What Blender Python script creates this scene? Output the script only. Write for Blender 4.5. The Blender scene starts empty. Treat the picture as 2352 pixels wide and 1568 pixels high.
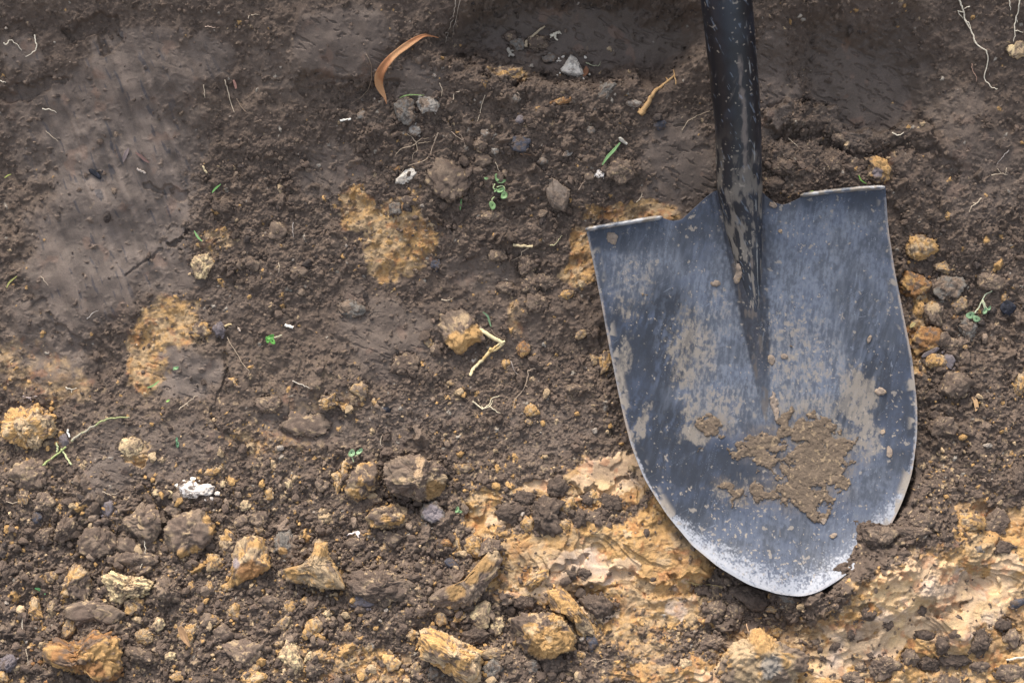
import bpy, math, random, time
import numpy as np
from mathutils import Vector, Matrix
T0 = time.time()
rng = np.random.default_rng(7)
random.seed(7)

# ------------------------------------------------------------------ scale and frame
# Modelling unit = 1 "u" (about a third of a millimetre).  The dug slope is modelled in its
# own axes (x right, y up the slope, h out of the slope) and then tilted into the world.
S = 0.80 / 2352            # metres per u
LP = 1.40 / S              # camera distance in u
PITCH = math.radians(55)   # camera looks down this much
TILT = math.radians(90) - PITCH
RM = Matrix.Rotation(TILT, 3, 'X')
SUN_EL, SUN_AZ = 58, -22   # sun high, behind the wall and a bit to the left

sc = bpy.context.scene
col = sc.collection
cd = bpy.data.cameras.new("camera"); cam = bpy.data.objects.new("camera", cd); col.objects.link(cam)
cd.sensor_width = 36; cd.lens = 36 * 1.40 / 0.80; cd.clip_start = 0.02; cd.clip_end = 500
cam.location = RM @ Vector((0, 0, 1.40)); cam.rotation_euler = (TILT, 0, 0)
sc.camera = cam
w = bpy.data.worlds.new("World"); sc.world = w; w.use_nodes = True
nt = w.node_tree; nt.nodes.clear()
sky = nt.nodes.new("ShaderNodeTexSky"); sky.sky_type = 'NISHITA'; sky.sun_disc = False
sky.sun_elevation = math.radians(SUN_EL); sky.sun_rotation = math.radians(SUN_AZ)
sky.dust_density = 4.0; sky.air_density = 1.0; sky.ozone_density = 1.0
bg = nt.nodes.new("ShaderNodeBackground"); bg.inputs[1].default_value = 0.12
wo = nt.nodes.new("ShaderNodeOutputWorld")
hs = nt.nodes.new('ShaderNodeHueSaturation'); hs.inputs['Saturation'].default_value = .55   # overcast: greyer than a clear sky
nt.links.new(sky.outputs[0], hs.inputs['Color']); nt.links.new(hs.outputs[0], bg.inputs[0]); nt.links.new(bg.outputs[0], wo.inputs[0])
sd = bpy.data.lights.new("sun", 'SUN'); sun = bpy.data.objects.new("sun", sd); col.objects.link(sun)
sd.energy = 1.5; sd.angle = math.radians(22); sd.color = (1.0, 0.93, 0.84)
_e, _a = math.radians(SUN_EL), math.radians(SUN_AZ)
_d = Vector((math.sin(_a) * math.cos(_e), math.cos(_a) * math.cos(_e), math.sin(_e)))
sun.rotation_euler = (-_d).to_track_quat('-Z', 'Y').to_euler()
sun.location = _d * 5
sc.view_settings.view_transform = 'Standard'; sc.view_settings.look = 'None'
sc.view_settings.exposure = 1.57; sc.view_settings.gamma = 1.0; sc.view_settings.use_curve_mapping = False

# ------------------------------------------------------------------ noise
TAB = rng.random((256, 256)).astype(np.float32)
T3 = rng.random((64, 64, 64)).astype(np.float32)
def vn(x, y, seed=0):
    x = x + seed * 17.31; y = y + seed * 9.77
    xi = np.floor(x).astype(np.int32); yi = np.floor(y).astype(np.int32)
    fx = (x - xi).astype(np.float32); fy = (y - yi).astype(np.float32)
    fx = fx * fx * (3 - 2 * fx); fy = fy * fy * (3 - 2 * fy)
    a = xi & 255; b = (xi + 1) & 255; c = yi & 255; d = (yi + 1) & 255
    t0 = TAB[a, c] * (1 - fx) + TAB[b, c] * fx
    t1 = TAB[a, d] * (1 - fx) + TAB[b, d] * fx
    return t0 * (1 - fy) + t1 * fy
def fbm(x, y, s, octv=4, seed=0, gain=.5):
    """fractal noise, feature size s in u, range about -1..1"""
    r = 0; a = 1; n = 0; f = 1 / s
    ca, sa = .8, .6
    for i in range(octv):
        r = r + a * (vn(x * f, y * f, seed + i * 3) * 2 - 1); n += a
        x, y = ca * x - sa * y, sa * x + ca * y
        a *= gain; f *= 2
    return r / n * 1.5
def vn3(p, seed=0):
    p = p + np.array([seed * 7.3, seed * 3.1, seed * 5.7])
    i = np.floor(p).astype(np.int32); f = p - i; f = f * f * (3 - 2 * f)
    a = i & 63; b = (i + 1) & 63
    def L(x, y, z): return T3[x, y, z]
    X, Y, Z = f[:, 0], f[:, 1], f[:, 2]
    r = 0
    for dx in (0, 1):
        for dy in (0, 1):
            for dz in (0, 1):
                wgt = (X if dx else 1 - X) * (Y if dy else 1 - Y) * (Z if dz else 1 - Z)
                r = r + wgt * L((b if dx else a)[:, 0], (b if dy else a)[:, 1], (b if dz else a)[:, 2])
    return r
def fbm3(p, s, octv=4, seed=0, gain=.5):
    r = 0; a = 1; n = 0; f = 1 / s
    for i in range(octv):
        r = r + a * (vn3(p * f, seed + i * 2) * 2 - 1); n += a; a *= gain; f *= 2.03
    return r / n * 1.5
def ss(e0, e1, x):
    t = np.clip((x - e0) / (e1 - e0), 0, 1); return t * t * (3 - 2 * t)
def mixc(a, b, t):
    t = np.asarray(t)[..., None]; return a * (1 - t) + np.asarray(b, dtype=np.float32) * t

# real-world base colours (linear)
SOIL = np.array([.092, .065, .048]); SOIL_L = np.array([.162, .117, .083]); SOIL_D = np.array([.045, .034, .028])
SMEAR = np.array([.142, .108, .085]); SHADE_BROWN = np.array([.052, .037, .027])  # second tone: browner soil with the shade of the hollows in it
ORANGE = np.array([.43, .255, .100]); RUST = np.array([.27, .135, .052]); TAN = np.array([.37, .265, .155])
PALE = np.array([.50, .345, .205]); CREAM = np.array([.62, .47, .26]); GREY = np.array([.21, .185, .155])
WHITE = np.array([.80, .74, .68]); CHAR = np.array([.012, .013, .018]); PURP = np.array([.15, .125, .125])

# ------------------------------------------------------------------ mesh helpers
def new_mesh(name, V, F, cols=None, smooth=True, extra=None):
    """V (n,3) in metres, F (m,k) ints"""
    me = bpy.data.meshes.new(name)
    V = np.ascontiguousarray(V, dtype=np.float32); F = np.ascontiguousarray(F, dtype=np.int32)
    n, m, k = len(V), len(F), F.shape[1]
    me.vertices.add(n); me.vertices.foreach_set('co', V.ravel())
    me.loops.add(m * k); me.loops.foreach_set('vertex_index', F.ravel())
    me.polygons.add(m); me.polygons.foreach_set('loop_start', np.arange(0, m * k, k, dtype=np.int32))
    me.polygons.foreach_set('loop_total', np.full(m, k, dtype=np.int32))
    me.polygons.foreach_set('use_smooth', np.full(m, smooth, dtype=bool))
    me.update(calc_edges=True); me.validate()
    if cols is not None:
        a = me.attributes.new('Col', 'FLOAT_COLOR', 'POINT')
        c = np.ones((n, 4), dtype=np.float32); c[:, :3] = np.clip(cols, 0, 1)
        a.data.foreach_set('color', c.ravel())
    if extra:
        for kx, v in extra.items():
            a = me.attributes.new(kx, 'FLOAT', 'POINT'); a.data.foreach_set('value', np.ascontiguousarray(v, dtype=np.float32))
    return me
def place(o, base=(0, 0, 0), parent=None):
    """base: u coordinates on the slope"""
    if parent is None:
        o.location = RM @ (Vector([float(b) for b in base]) * S); o.rotation_euler = (TILT, 0, 0)
    else:
        o.parent = parent
    col.objects.link(o); return o
def mk(name, V, F, base, mat, cols=None, parent=None, pbase=None, smooth=True, extra=None):
    """V in u (slope axes); origin moved to base; with parent, relative to the parent's base"""
    b = np.array(pbase if parent is not None else base, dtype=float)
    me = new_mesh(name, (np.asarray(V) - b) * S, F, cols, smooth, extra)
    me.materials.append(mat)
    return place(bpy.data.objects.new(name, me), base, parent)
def tag(o, label=None, cat=None, group=None, kind=None):
    if label: o['label'] = label
    if cat: o['category'] = cat
    if group: o['group'] = group
    if kind: o['kind'] = kind
    return o
def empty(name, base):
    o = bpy.data.objects.new(name, None); o.empty_display_size = .02
    return place(o, base)

# ------------------------------------------------------------------ materials
def mat_attr(name, rough=.85, bump=.25, scale=900, spec=.35, sub=None, metal=0.0, rough_attr=False, var=.25, bdist=.0006):
    m = bpy.data.materials.new(name); m.use_nodes = True; t = m.node_tree; N = t.nodes; b = N['Principled BSDF']
    at = N.new('ShaderNodeAttribute'); at.attribute_name = 'Col'
    tc = N.new('ShaderNodeTexCoord')
    n1 = N.new('ShaderNodeTexNoise'); n1.inputs['Scale'].default_value = scale; n1.inputs['Detail'].default_value = 6; n1.inputs['Roughness'].default_value = .65
    t.links.new(tc.outputs['Object'], n1.inputs['Vector'])
    mr = N.new('ShaderNodeMapRange'); mr.inputs['From Min'].default_value = .3; mr.inputs['From Max'].default_value = .7
    mr.inputs['To Min'].default_value = 1 - var; mr.inputs['To Max'].default_value = 1 + var
    t.links.new(n1.outputs['Fac'], mr.inputs['Value'])
    mx = N.new('ShaderNodeVectorMath'); mx.operation = 'SCALE'
    t.links.new(at.outputs['Color'], mx.inputs[0]); t.links.new(mr.outputs['Result'], mx.inputs['Scale'])
    t.links.new(mx.outputs[0], b.inputs['Base Color'])
    if rough_attr:
        ra = N.new('ShaderNodeAttribute'); ra.attribute_name = 'Rough'; t.links.new(ra.outputs['Fac'], b.inputs['Roughness'])
    else:
        b.inputs['Roughness'].default_value = rough
    b.inputs['Specular IOR Level'].default_value = spec; b.inputs['Metallic'].default_value = metal
    if bump > 0:
        bp = N.new('ShaderNodeBump'); bp.inputs['Strength'].default_value = bump; bp.inputs['Distance'].default_value = bdist
        t.links.new(n1.outputs['Fac'], bp.inputs['Height']); t.links.new(bp.outputs[0], b.inputs['Normal'])
    if sub: b.inputs['Subsurface Weight'].default_value = sub; b.inputs['Subsurface Radius'].default_value = (.002, .001, .0005)
    return m
M_EARTH = mat_attr('earth', rough_attr=True, bump=.42, scale=1100, spec=.4, var=.22, bdist=.0008)
M_CLOD = mat_attr('clod_earth', .86, .55, 1100, .35, var=.28, bdist=.0008)
M_STONE = mat_attr('stone', .7, .35, 1400, .4, var=.18)
M_WOOD = mat_attr('dry_plant', .7, .3, 2500, .35, var=.2)
M_GREEN = mat_attr('green_leaf', .5, .15, 1500, .4, sub=.15, var=.15)
M_STEEL = mat_attr('painted_steel', rough_attr=True, bump=.10, scale=2500, spec=.5, var=.15, bdist=.0003)
M_MUD = mat_attr('mud', .8, .5, 1500, .35, var=.15)

# ------------------------------------------------------------------ ground: base shape
G = 1.5
NX, NY = 1860, 1290                     # dense core
cx = (np.arange(NX) - (NX - 1) / 2) * G
cy = (np.arange(NY) - (NY - 1) / 2) * G
XX, YY = np.meshgrid(cx.astype(np.float32), cy.astype(np.float32))
def h0y(y):
    return np.where(y > 0, .00026, .00017) * y * y
H0 = h0y(YY)
kk = 1 / (1 - H0 / LP)
PX = 1176 + XX * kk; PY = 784 - YY * kk    # where a point of the slope shows, in the photo's frame
WX = PX + 22 * fbm(XX, YY, 90, 3, 1) + 12 * fbm(XX, YY, 22, 3, 2); WY = PY + 22 * fbm(XX, YY, 90, 3, 4) + 12 * fbm(XX, YY, 22, 3, 5)
def blobs(lst, hard=.45, warp=True):
    X, Y = (WX, WY) if warp else (PX, PY)
    out = np.zeros_like(PX)
    for b in lst:
        px, py, rx, ry = b[:4]; an = math.radians(b[4]) if len(b) > 4 else 0; st = b[5] if len(b) > 5 else 1
        R = max(rx, ry) * 1.6 + 40
        i0 = int(np.clip(((784 - py) * .98 - R) / G + NY / 2, 0, NY)); i1 = int(np.clip(((784 - py) * 1.0 + R) / G + NY / 2 + 14, 0, NY))
        if i0 > 0: i0 = max(0, i0 - 14)
        j0 = int(np.clip((min((px - 1176) * .96, px - 1176) - R) / G + NX / 2, 0, NX)); j1 = int(np.clip((max((px - 1176) * .96, px - 1176) + R) / G + NX / 2, 0, NX))
        if i1 <= i0 or j1 <= j0: continue
        dx = X[i0:i1, j0:j1] - px; dy = Y[i0:i1, j0:j1] - py
        c, s = math.cos(an), math.sin(an)
        d = np.sqrt(((c * dx - s * dy) / rx) ** 2 + ((s * dx + c * dy) / ry) ** 2)
        v = st * ss(1 + hard * .5, 1 - hard * .5, d)
        out[i0:i1, j0:j1] = np.maximum(out[i0:i1, j0:j1], v)
    return out
def seg(pts, wdt, hard=.6, warp=True):
    """soft band along a polyline"""
    X, Y = (WX, WY) if warp else (PX, PY)
    best = np.full_like(PX, 1e9)
    for (ax, ay), (bx, by) in zip(pts[:-1], pts[1:]):
        vx, vy = bx - ax, by - ay; L2 = vx * vx + vy * vy
        t = np.clip(((X - ax) * vx + (Y - ay) * vy) / L2, 0, 1)
        best = np.minimum(best, (X - ax - t * vx) ** 2 + (Y - ay - t * vy) ** 2)
    return ss(1 + hard * .5, 1 - hard * .5, np.sqrt(best) / wdt)

m_orange = blobs([(930, 545, 82, 90), (820, 492, 66, 38, -20), (880, 600, 40, 50), (400, 745, 72, 62), (335, 830, 52, 62), (345, 770, 45, 60),
    (1335, 600, 36, 66), (1440, 492, 110, 26, 8), (1170, 165, 34, 14), (60, 850, 110, 70, 0, .5), (140, 885, 70, 50, 0, .55), (500, 562, 50, 22, 0, .6),
    (1300, 1290, 200, 95), (1125, 1190, 48, 62), (1500, 1270, 170, 110), (1250, 1125, 60, 34), (1390, 1105, 105, 52), (1450, 1440, 150, 70, 0, .55), (1560, 1180, 70, 80),
    (2130, 1410, 270, 150, 25), (2300, 1330, 120, 150), (1900, 1510, 260, 85), (1600, 1550, 220, 40, 0, .9), (2300, 1500, 120, 90), (2235, 1200, 56, 34), (2100, 800, 44, 60),
    (310, 1035, 36, 34), (600, 1015, 90, 46, 0, .45), (700, 930, 90, 36, 0, .35), (780, 1525, 150, 50, 0, .6), (2022, 390, 42, 30, 0, .8), (880, 1530, 80, 40, 0, .6), (1180, 740, 30, 30, 0, .5),
    (1480, 1380, 150, 80, 0, .7), (2110, 700, 36, 46, 0, .7), (820, 900, 30, 30, 0, .5), (2340, 1480, 60, 80, 0, .7)])
m_pale = blobs([(1405, 1088, 92, 40, 5), (1300, 1302, 78, 26, 8), (1392, 1312, 60, 28, 12), (1242, 1112, 42, 22), (1170, 1200, 40, 16, 10), (1380, 1420, 50, 16), (1215, 1345, 40, 18),
    (2070, 1350, 84, 62, 15), (2190, 1350, 95, 50), (2090, 1405, 70, 50), (1990, 1460, 90, 50, 10), (1940, 1505, 90, 34), (2110, 1296, 90, 30), (2270, 1390, 60, 60, 0, .8), (2200, 1430, 70, 40, 0, .8), (1700, 1545, 120, 30, 0, .7), (2300, 1300, 50, 40, 0, .7), (1560, 1370, 30, 40, 0, .5), (2150, 1440, 40, 30, 0, .7)], .5)
m_smooth = blobs([(110, 780, 90, 120, 20, .75), (70, 300, 60, 120, 0, .5), (430, 330, 50, 110, 0, .6), (640, 160, 70, 50, 0, .5), (1060, 780, 200, 60, 0, .45), (1250, 980, 130, 60, 0, .5), (290, 430, 170, 210, 15), (190, 640, 120, 110, 10), (370, 620, 100, 60), (240, 260, 150, 130, 15), (330, 380, 130, 120, 0), (240, 540, 150, 150, 10), (160, 610, 90, 110), (330, 150, 120, 80), (50, 130, 50, 50), (480, 120, 60, 50), (400, 500, 60, 60),
    (790, 100, 110, 90), (950, 190, 70, 60), (1340, 75, 270, 85), (2000, 180, 150, 130), (1560, 390, 85, 130), (1775, 190, 45, 130), (760, 400, 80, 60, 0, .8),
    (880, 770, 110, 95, 0, .75), (425, 860, 75, 60, 0, .9), (350, 1030, 170, 80, 0, .6), (700, 970, 120, 50, 0, .7), (950, 960, 130, 60, 0, .55), (2250, 400, 100, 110, 0, .55), (2200, 270, 70, 60, 0, .6),
    (60, 760, 60, 90, 0, .6), (1100, 630, 80, 50, 0, .6), (520, 700, 60, 40, 0, .3), (1230, 430, 30, 30, 0, .3), (250, 1090, 80, 50, 0, .8), (1620, 1180, 80, 120, 0, .5), (1500, 1310, 120, 80, 0, .5), (1250, 1270, 140, 40, 0, .6), (2250, 80, 60, 60, 0, .2)], .5)
m_smooth = np.clip(np.maximum(m_smooth, m_pale), 0, 1)
m_smooth_orange = m_orange * .35
m_grey = blobs([(110, 760, 90, 110, 20, .7), (300, 450, 180, 220, 15), (200, 380, 160, 130), (230, 560, 150, 140), (400, 500, 80, 80), (90, 700, 90, 90, 0, .7), (430, 860, 80, 60), (50, 440, 60, 50), (320, 200, 130, 100, 0, .6), (470, 110, 50, 40, 0, .7), (2060, 350, 120, 40, -25, .8)], .8)
m_shade = blobs([(1340, 70, 280, 100), (2000, 190, 170, 140), (1530, 60, 90, 80, 0, .6), (1900, 60, 60, 50, 0, .5), (1600, 400, 60, 130, 0, .3)], .5)  # mainly the hollows, where shade is painted into the soil colour
print('masks', time.time() - T0)

# ---- relief (u)
H = H0.copy()
H += 16 * fbm(XX, YY, 260, 3, 11) + 9 * fbm(XX, YY, 80, 3, 12) * (1 - .6 * np.maximum(m_orange * (PY > 1000), m_pale))
H += 6 * fbm(XX, YY, 26, 3, 13) * (1 - .88 * m_smooth)
# scooped hollow under the ledge at the top, the smooth hollow at the right, cuts
H -= 90 * blobs([(1330, 80, 300, 110)], .5) ; H -= 55 * blobs([(1990, 190, 205, 150)], 1.1)
H += 22 * blobs([(1150, 330, 320, 200)], 1.2) + 16 * blobs([(1150, 170, 160, 60)], .9)
H += 26 * seg([(1790, 262), (1900, 280), (2010, 320), (2100, 318)], 26) - 12 * seg([(1800, 300), (1900, 312), (2010, 350), (2110, 345), (2190, 400)], 20)
H += 13 * seg([(1900, 20), (2010, 40), (2090, 40), (2150, 130), (2170, 250)], 50, 1.2)
H -= 14 * seg([(700, 185), (820, 235), (890, 215)], 26); H += 12 * blobs([(760, 100, 130, 100)], .8)
H -= 9 * seg([(0, 230), (70, 225), (130, 180)], 14); H -= 12 * seg([(150, 70), (250, 60), (270, 110)], 16)
H -= 7 * seg([(505, 760), (512, 870), (500, 985)], 9); H -= 5 * seg([(290, 625), (360, 580)], 5)
H += 16 * blobs([(200, 600, 160, 190, 10), (320, 300, 120, 200)], .9)
H -= 8 * seg([(330, 440), (430, 455)], 10); H -= 12 * seg([(395, 560), (440, 530)], 8)
H -= 6 * seg([(95, 705), (150, 790), (220, 800), (240, 870)], 20)
H -= 25 * seg([(890, 1150), (950, 1170)], 15, warp=False)
H += 18 * blobs([(980, 1360, 230, 60, 5)], .8) + 20 * blobs([(1370, 1290, 230, 110)], .8) - 18 * seg([(1250, 1390), (1420, 1330), (1620, 1350)], 20)
H += 22 * blobs([(2120, 1400, 270, 120, 25)], .9)
# ledge lines in the pale clay
for pts in ([(2010, 1395), (2090, 1425), (2110, 1395), (2200, 1390)], [(1330, 1295), (1240, 1320)], [(1970, 1470), (2010, 1455)], [(1300, 1100), (1380, 1120), (1440, 1095)], [(2125, 1330), (2130, 1395)]):
    H -= 12 * seg(pts, 6)
# smears: long shallow spade strokes in the smooth areas
sx = XX * .94 + YY * .34; sy = -XX * .34 + YY * .94
st = fbm(sx, sy * .06, 13, 2, 21) ; st2 = fbm(YY + .25 * XX, XX * .12, 8, 3, 23)
m_left = blobs([(230, 420, 330, 420)], 1.0)
H += m_smooth * (1.5 * st * m_left + 4 * fbm(XX + YY, YY, 80, 2, 26))
# little tear ledges across the smooth surfaces
tear = fbm(XX * .40 + YY * .1, YY + .28 * XX + 14 * fbm(XX, YY, 120, 2, 27), 9, 3, 24)
tm = ss(.52, .70, tear + .15 * m_shade) * np.clip(m_smooth, 0, 1)
H -= 3.6 * tm * (1 - m_pale * .6) * (1 - .93 * m_left)
pits = ss(.50, .78, fbm(XX, YY, 11, 3, 28)); H += 2.2 * pits * m_smooth * .5 * (1 - .5 * m_pale)

# flaky steps in the exposed clay
m_clay = np.maximum(m_orange * ss(1000, 1080, PY), m_pale)
tq = fbm(XX * .9 + YY * .35, YY * 1.2, 95, 2, 35) * 2.8 + .12 * fbm(XX, YY, 14, 2, 38); tf = tq - np.floor(tq)
H += m_clay * 8 * (np.floor(tq) + ss(.86, 1.0, tf)) * .8
tq2 = fbm(XX, YY * 1.3, 34, 3, 36) * 2.6; tf2 = tq2 - np.floor(tq2)
H += m_clay * (1.3 - 1.2 * m_pale) * (np.floor(tq2) + ss(.8, 1.0, tf2))
lx_ = XX * .98 + YY * .2; ly_ = -XX * .2 + YY * .98
H += m_clay * (.9 - .5 * m_pale) * fbm(lx_ * .12, ly_, 7, 3, 37)
# ---- shovel blade surface (needed by the ground, which is pressed in beneath it)
def interp_poly(pts, n):
    p = np.array(pts, float); d = np.r_[0, np.cumsum(np.hypot(*np.diff(p, axis=0).T))]
    t = np.linspace(0, d[-1], n); return np.c_[np.interp(t, d, p[:, 0]), np.interp(t, d, p[:, 1])]
def smooth_poly(P, k=3, it=1):
    Q = P.copy()
    for _ in range(it):
        Q[1:-1] = (Q[:-2] + Q[1:-1] * 2 + Q[2:]) / 4
    return Q
LEFT = [(1347, 531), (1362, 600), (1380, 690), (1400, 800), (1420, 900), (1433, 960), (1450, 1025), (1480, 1100), (1530, 1180), (1590, 1252)]
RIGHT = [(2034, 431), (2040, 520), (2055, 620), (2075, 720), (2095, 820), (2107, 930), (2107, 1000), (2095, 1090), (2070, 1160), (2042, 1215), (2000, 1275)]
BOT = [(1590, 1252), (1650, 1302), (1720, 1343), (1790, 1365), (1840, 1370), (1880, 1360), (1925, 1333), (1965, 1303), (2000, 1275)]
TOP = [(1347, 531), (1430, 517), (1522, 500), (1545, 508), (1565, 505), (1590, 482), (1622, 452), (1642, 438), (1697, 432), (1750, 440), (1762, 452), (1778, 465), (1800, 471), (1822, 462), (1845, 450), (1940, 441), (2034, 431)]
OUT = np.array(LEFT + BOT[1:] + RIGHT[::-1][1:] + TOP[::-1][1:-1], float)
def inside(poly, X, Y):
    r = np.zeros(X.shape, bool); n = len(poly)
    for i in range(n):
        x0, y0 = poly[i]; x1, y1 = poly[(i + 1) % n]
        if y0 == y1: continue
        c = ((y0 > Y) != (y1 > Y)) & (X < (x1 - x0) * (Y - y0) / (y1 - y0) + x0)
        r ^= c
    return r
def edge_dist(poly, X, Y):
    d = np.full(X.shape, 1e12)
    n = len(poly)
    for i in range(n):
        (ax, ay), (bx, by) = poly[i], poly[(i + 1) % n]
        vx, vy = bx - ax, by - ay; t = np.clip(((X - ax) * vx + (Y - ay) * vy) / (vx * vx + vy * vy + 1e-9), 0, 1)
        d = np.minimum(d, (X - ax - t * vx) ** 2 + (Y - ay - t * vy) ** 2)
    return np.sqrt(d)
def blade_h(px, py):
    """height of the blade's face above the slope plane"""
    y = (784 - py)
    lx = np.interp(py, [p[1] for p in LEFT] + [1370], [p[0] for p in LEFT] + [1800])
    rx = np.interp(py, [p[1] for p in RIGHT] + [1370], [p[0] for p in RIGHT] + [1850])
    cxl = 1697 + (py - 430) * .121
    u = (px - cxl) / np.where(px < cxl, cxl - lx, rx - cxl)
    u = np.clip(u, -1.1, 1.1)
    t = (py - 430) / 940
    b = h0y(y) + 62 - 26 * t + 34 * np.abs(u) ** 2.2 * (1 - .35 * np.clip(t, 0, 1)) + 18 * ss(.80, 1.0, t)
    tt = np.clip((py - 400) / 590, 0, 1)
    wd = 56 * (1 - tt) ** .9 + 3
    d = np.abs(px - cxl) / wd
    dq = np.clip(d / 1.35, 0, 1); prof = .5 + .5 * np.cos(math.pi * dq ** 1.15)
    prof = prof * (1 - .35 * (1 - tt)) + np.sqrt(np.clip(1 - np.clip(d, 0, 1) ** 2, 0, 1)) * .35 * (1 - tt)
    rise = np.minimum(wd * .66, 34) * prof * ss(1.0, .75, tt)
    groove = -4 * np.exp(-((d - 1.12) / .16) ** 2) * (1 - tt)
    return b + rise + groove
win = (slice(0, NY), slice(int((1280 - 1176) / G + NX / 2), NX))
bx_, by_ = PX[win], PY[win]
ins = inside(OUT, bx_, by_); ed = edge_dist(OUT, bx_, by_)
bh = blade_h(bx_, by_)
HEAP = [(1958, 1200), (1985, 1192), (2012, 1196), (2040, 1196), (2075, 1150), (2150, 1230), (2100, 1330), (1990, 1370), (1930, 1378), (1893, 1362), (1903, 1330), (1918, 1292), (1945, 1268), (1958, 1232)]
jx = 5 * fbm(bx_, by_, 16, 2, 31); jy = 5 * fbm(bx_, by_, 16, 2, 32)
inh = inside(HEAP, bx_ + jx, by_ + jy); dh = edge_dist(HEAP, bx_ + jx, by_ + jy)
sub = H[win]
nearh = ss(110, 20, np.where(inh, 0, dh))
amt = ss(60, 0, np.where(ins, 0, ed)) * (1 - nearh)
target = bh - 30
sub = np.where(ins & ~inh, np.minimum(sub, target), sub * (1 - amt * .8) + np.minimum(sub, bh - 16) * amt * .8)
lump = .6 * fbm(bx_, by_, 34, 3, 33) + .4 * fbm(bx_, by_, 12, 3, 34)
hh = bh + 6 + 24 * ss(0, 50, dh) * (1 + 1.1 * lump)
sub = np.where(inh, np.maximum(sub, hh), sub)
side = ss(135, 0, dh) * (~ins) * (~inh) * (1 + .25 * lump)
sub = np.where(~ins & ~inh, np.maximum(sub, sub * (1 - side) + (bh + 2) * side), sub)
H[win] = sub
BLADE_CUT = np.zeros_like(H, dtype=bool); BLADE_CUT[win] = ins & ~inh
HEAPM = np.zeros_like(H, dtype=bool); HEAPM[win] = inh
print('relief', time.time() - T0)

# ---- base colour
C = np.empty(H.shape + (3,), np.float32); C[:] = SOIL
C = mixc(C, SOIL_L, ss(0, 1.0, fbm(XX, YY, 120, 4, 41)) * .45)
C = mixc(C, SMEAR, m_grey * .9 * m_smooth)
C = mixc(C, [.118, .088, .068], m_smooth * (1 - m_grey) * .7)
C = mixc(C, SHADE_BROWN, m_shade * .38)  # darkens the hollows in the colour for depth, and browner
n1 = fbm(XX, YY, 34, 4, 42); n2 = fbm(XX, YY, 11, 4, 43); n3 = fbm(XX, YY, 60, 3, 44)
ocol = mixc(np.broadcast_to(ORANGE.astype(np.float32), C.shape), RUST, ss(-.1, .7, n3 + .3 * n2) * .75)
ocol = mixc(ocol, TAN, ss(-.1 , .5, n1 + .25 * (PY < 1000)) * .75)
ocol = mixc(ocol, ORANGE * 1.1, ss(.15, .6, fbm(lx_ * .15, ly_, 9, 3, 45)) * .6)
ofac = np.clip(ss(.28, np.where(PY < 1000, .95, .62), m_orange + .28 * n1 + .22 * n2 - .06) * np.where(m_orange > .02, 1, 0), 0, 1)
ocol = ocol * np.where(PY < 1000, .88, .90)[..., None]
C = mixc(C, 0, 0) * (1 - ofac[..., None]) + ocol * ofac[..., None]
pfac = ss(.35, .6, m_pale + .25 * n2 + .2 * n1)
pcol = mixc(np.broadcast_to(PALE.astype(np.float32), C.shape), [.56, .38, .19], ss(.1, .7, n3) * .8)
pcol = mixc(pcol, [.42, .34, .29], ss(.2, .8, fbm(XX, YY, 50, 3, 47)) * .5)
C = C * (1 - pfac[..., None]) + pcol * pfac[..., None]
C = mixc(C, [.20, .135, .085], m_clay * ss(.0, .7, fbm(XX * .8 + YY * .3, YY * 1.4, 70, 4, 57)) * .6)
# mineral streaks in the smeared surface
C *= (1 + .24 * np.clip(m_smooth * st * m_left, -1, 1))[..., None]
pinkish = ss(.55, .8, fbm(XX, YY, 40, 3, 46)) * m_smooth * .25
C = mixc(C, [.22, .12, .075], pinkish)
C = mixc(C, [.03, .032, .04], ss(.62, .75, fbm(sx, sy * .2, 9, 3, 48)) * m_smooth * m_left * .6)
rustl = ss(.35, .7, fbm(XX, YY, 20, 3, 49)) * m_orange
C = mixc(C, [.33, .10, .03], rustl * .35)
CT = C.copy()

# ---- crumbs pressed into the ground (each stamp is an angular grain)
def make_stamp(R, seed):
    r = np.random.default_rng(seed); n = int(math.ceil(R * 1.35)); a = np.arange(-n, n + 1) / R
    X, Y = np.meshgrid(a, a)
    th0 = r.random() * 6.28; asp = r.uniform(.68, 1); X, Y = (X * math.cos(th0) + Y * math.sin(th0)), (-X * math.sin(th0) + Y * math.cos(th0)) ; Y = Y / asp
    if R > 2.5:
        X = X + .36 * fbm(X * 10, Y * 10, 7, 3, seed % 50); Y = Y + .36 * fbm(X * 10, Y * 10, 7, 3, seed % 50 + 9)
    h = 1.15 * np.sqrt(np.clip(1.3 - X * X - Y * Y, 0, None))
    for k in range(r.integers(7, 11)):
        t = r.random() * 6.28; nz = r.uniform(.15, .8); q = math.sqrt(1 - nz * nz)
        h = np.minimum(h, (r.uniform(.5, .85) - (X * math.cos(t) + Y * math.sin(t)) * q) / nz)
    if R > 2.5: h = h + .20 * fbm(X * 10, Y * 10, 4, 3, seed % 40 + 5)
    h = np.clip(h, 0, None); return (h * r.uniform(.65, 1.0) * R * G).astype(np.float32), h > .02
TINT = np.ones_like(H); KIND = np.full(H.shape, -1, np.int8)
crumb_dens = np.clip(1 - .95 * np.clip(m_smooth, 0, 1) - np.where(PY > 1000, .88, .66) * ofac, .03, 1)
crumb_dens = np.clip(crumb_dens * (.30 + .95 * blobs([(1100, 330, 330, 230), (600, 520, 230, 170), (600, 1350, 900, 330), (2250, 800, 260, 350), (1850, 330, 200, 160), (1100, 950, 320, 150), (1700, 1430, 300, 100)], 1.0)), .02, 1)
big_ok = blobs([(1100, 300, 330, 200), (640, 520, 200, 120), (600, 1330, 900, 260), (2230, 750, 200, 300), (1180, 620, 150, 120), (1700, 1420, 260, 90)], 1.0)
Hc = H.copy(); H_pre = H.copy()
yb = (PY / 1568)
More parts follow.
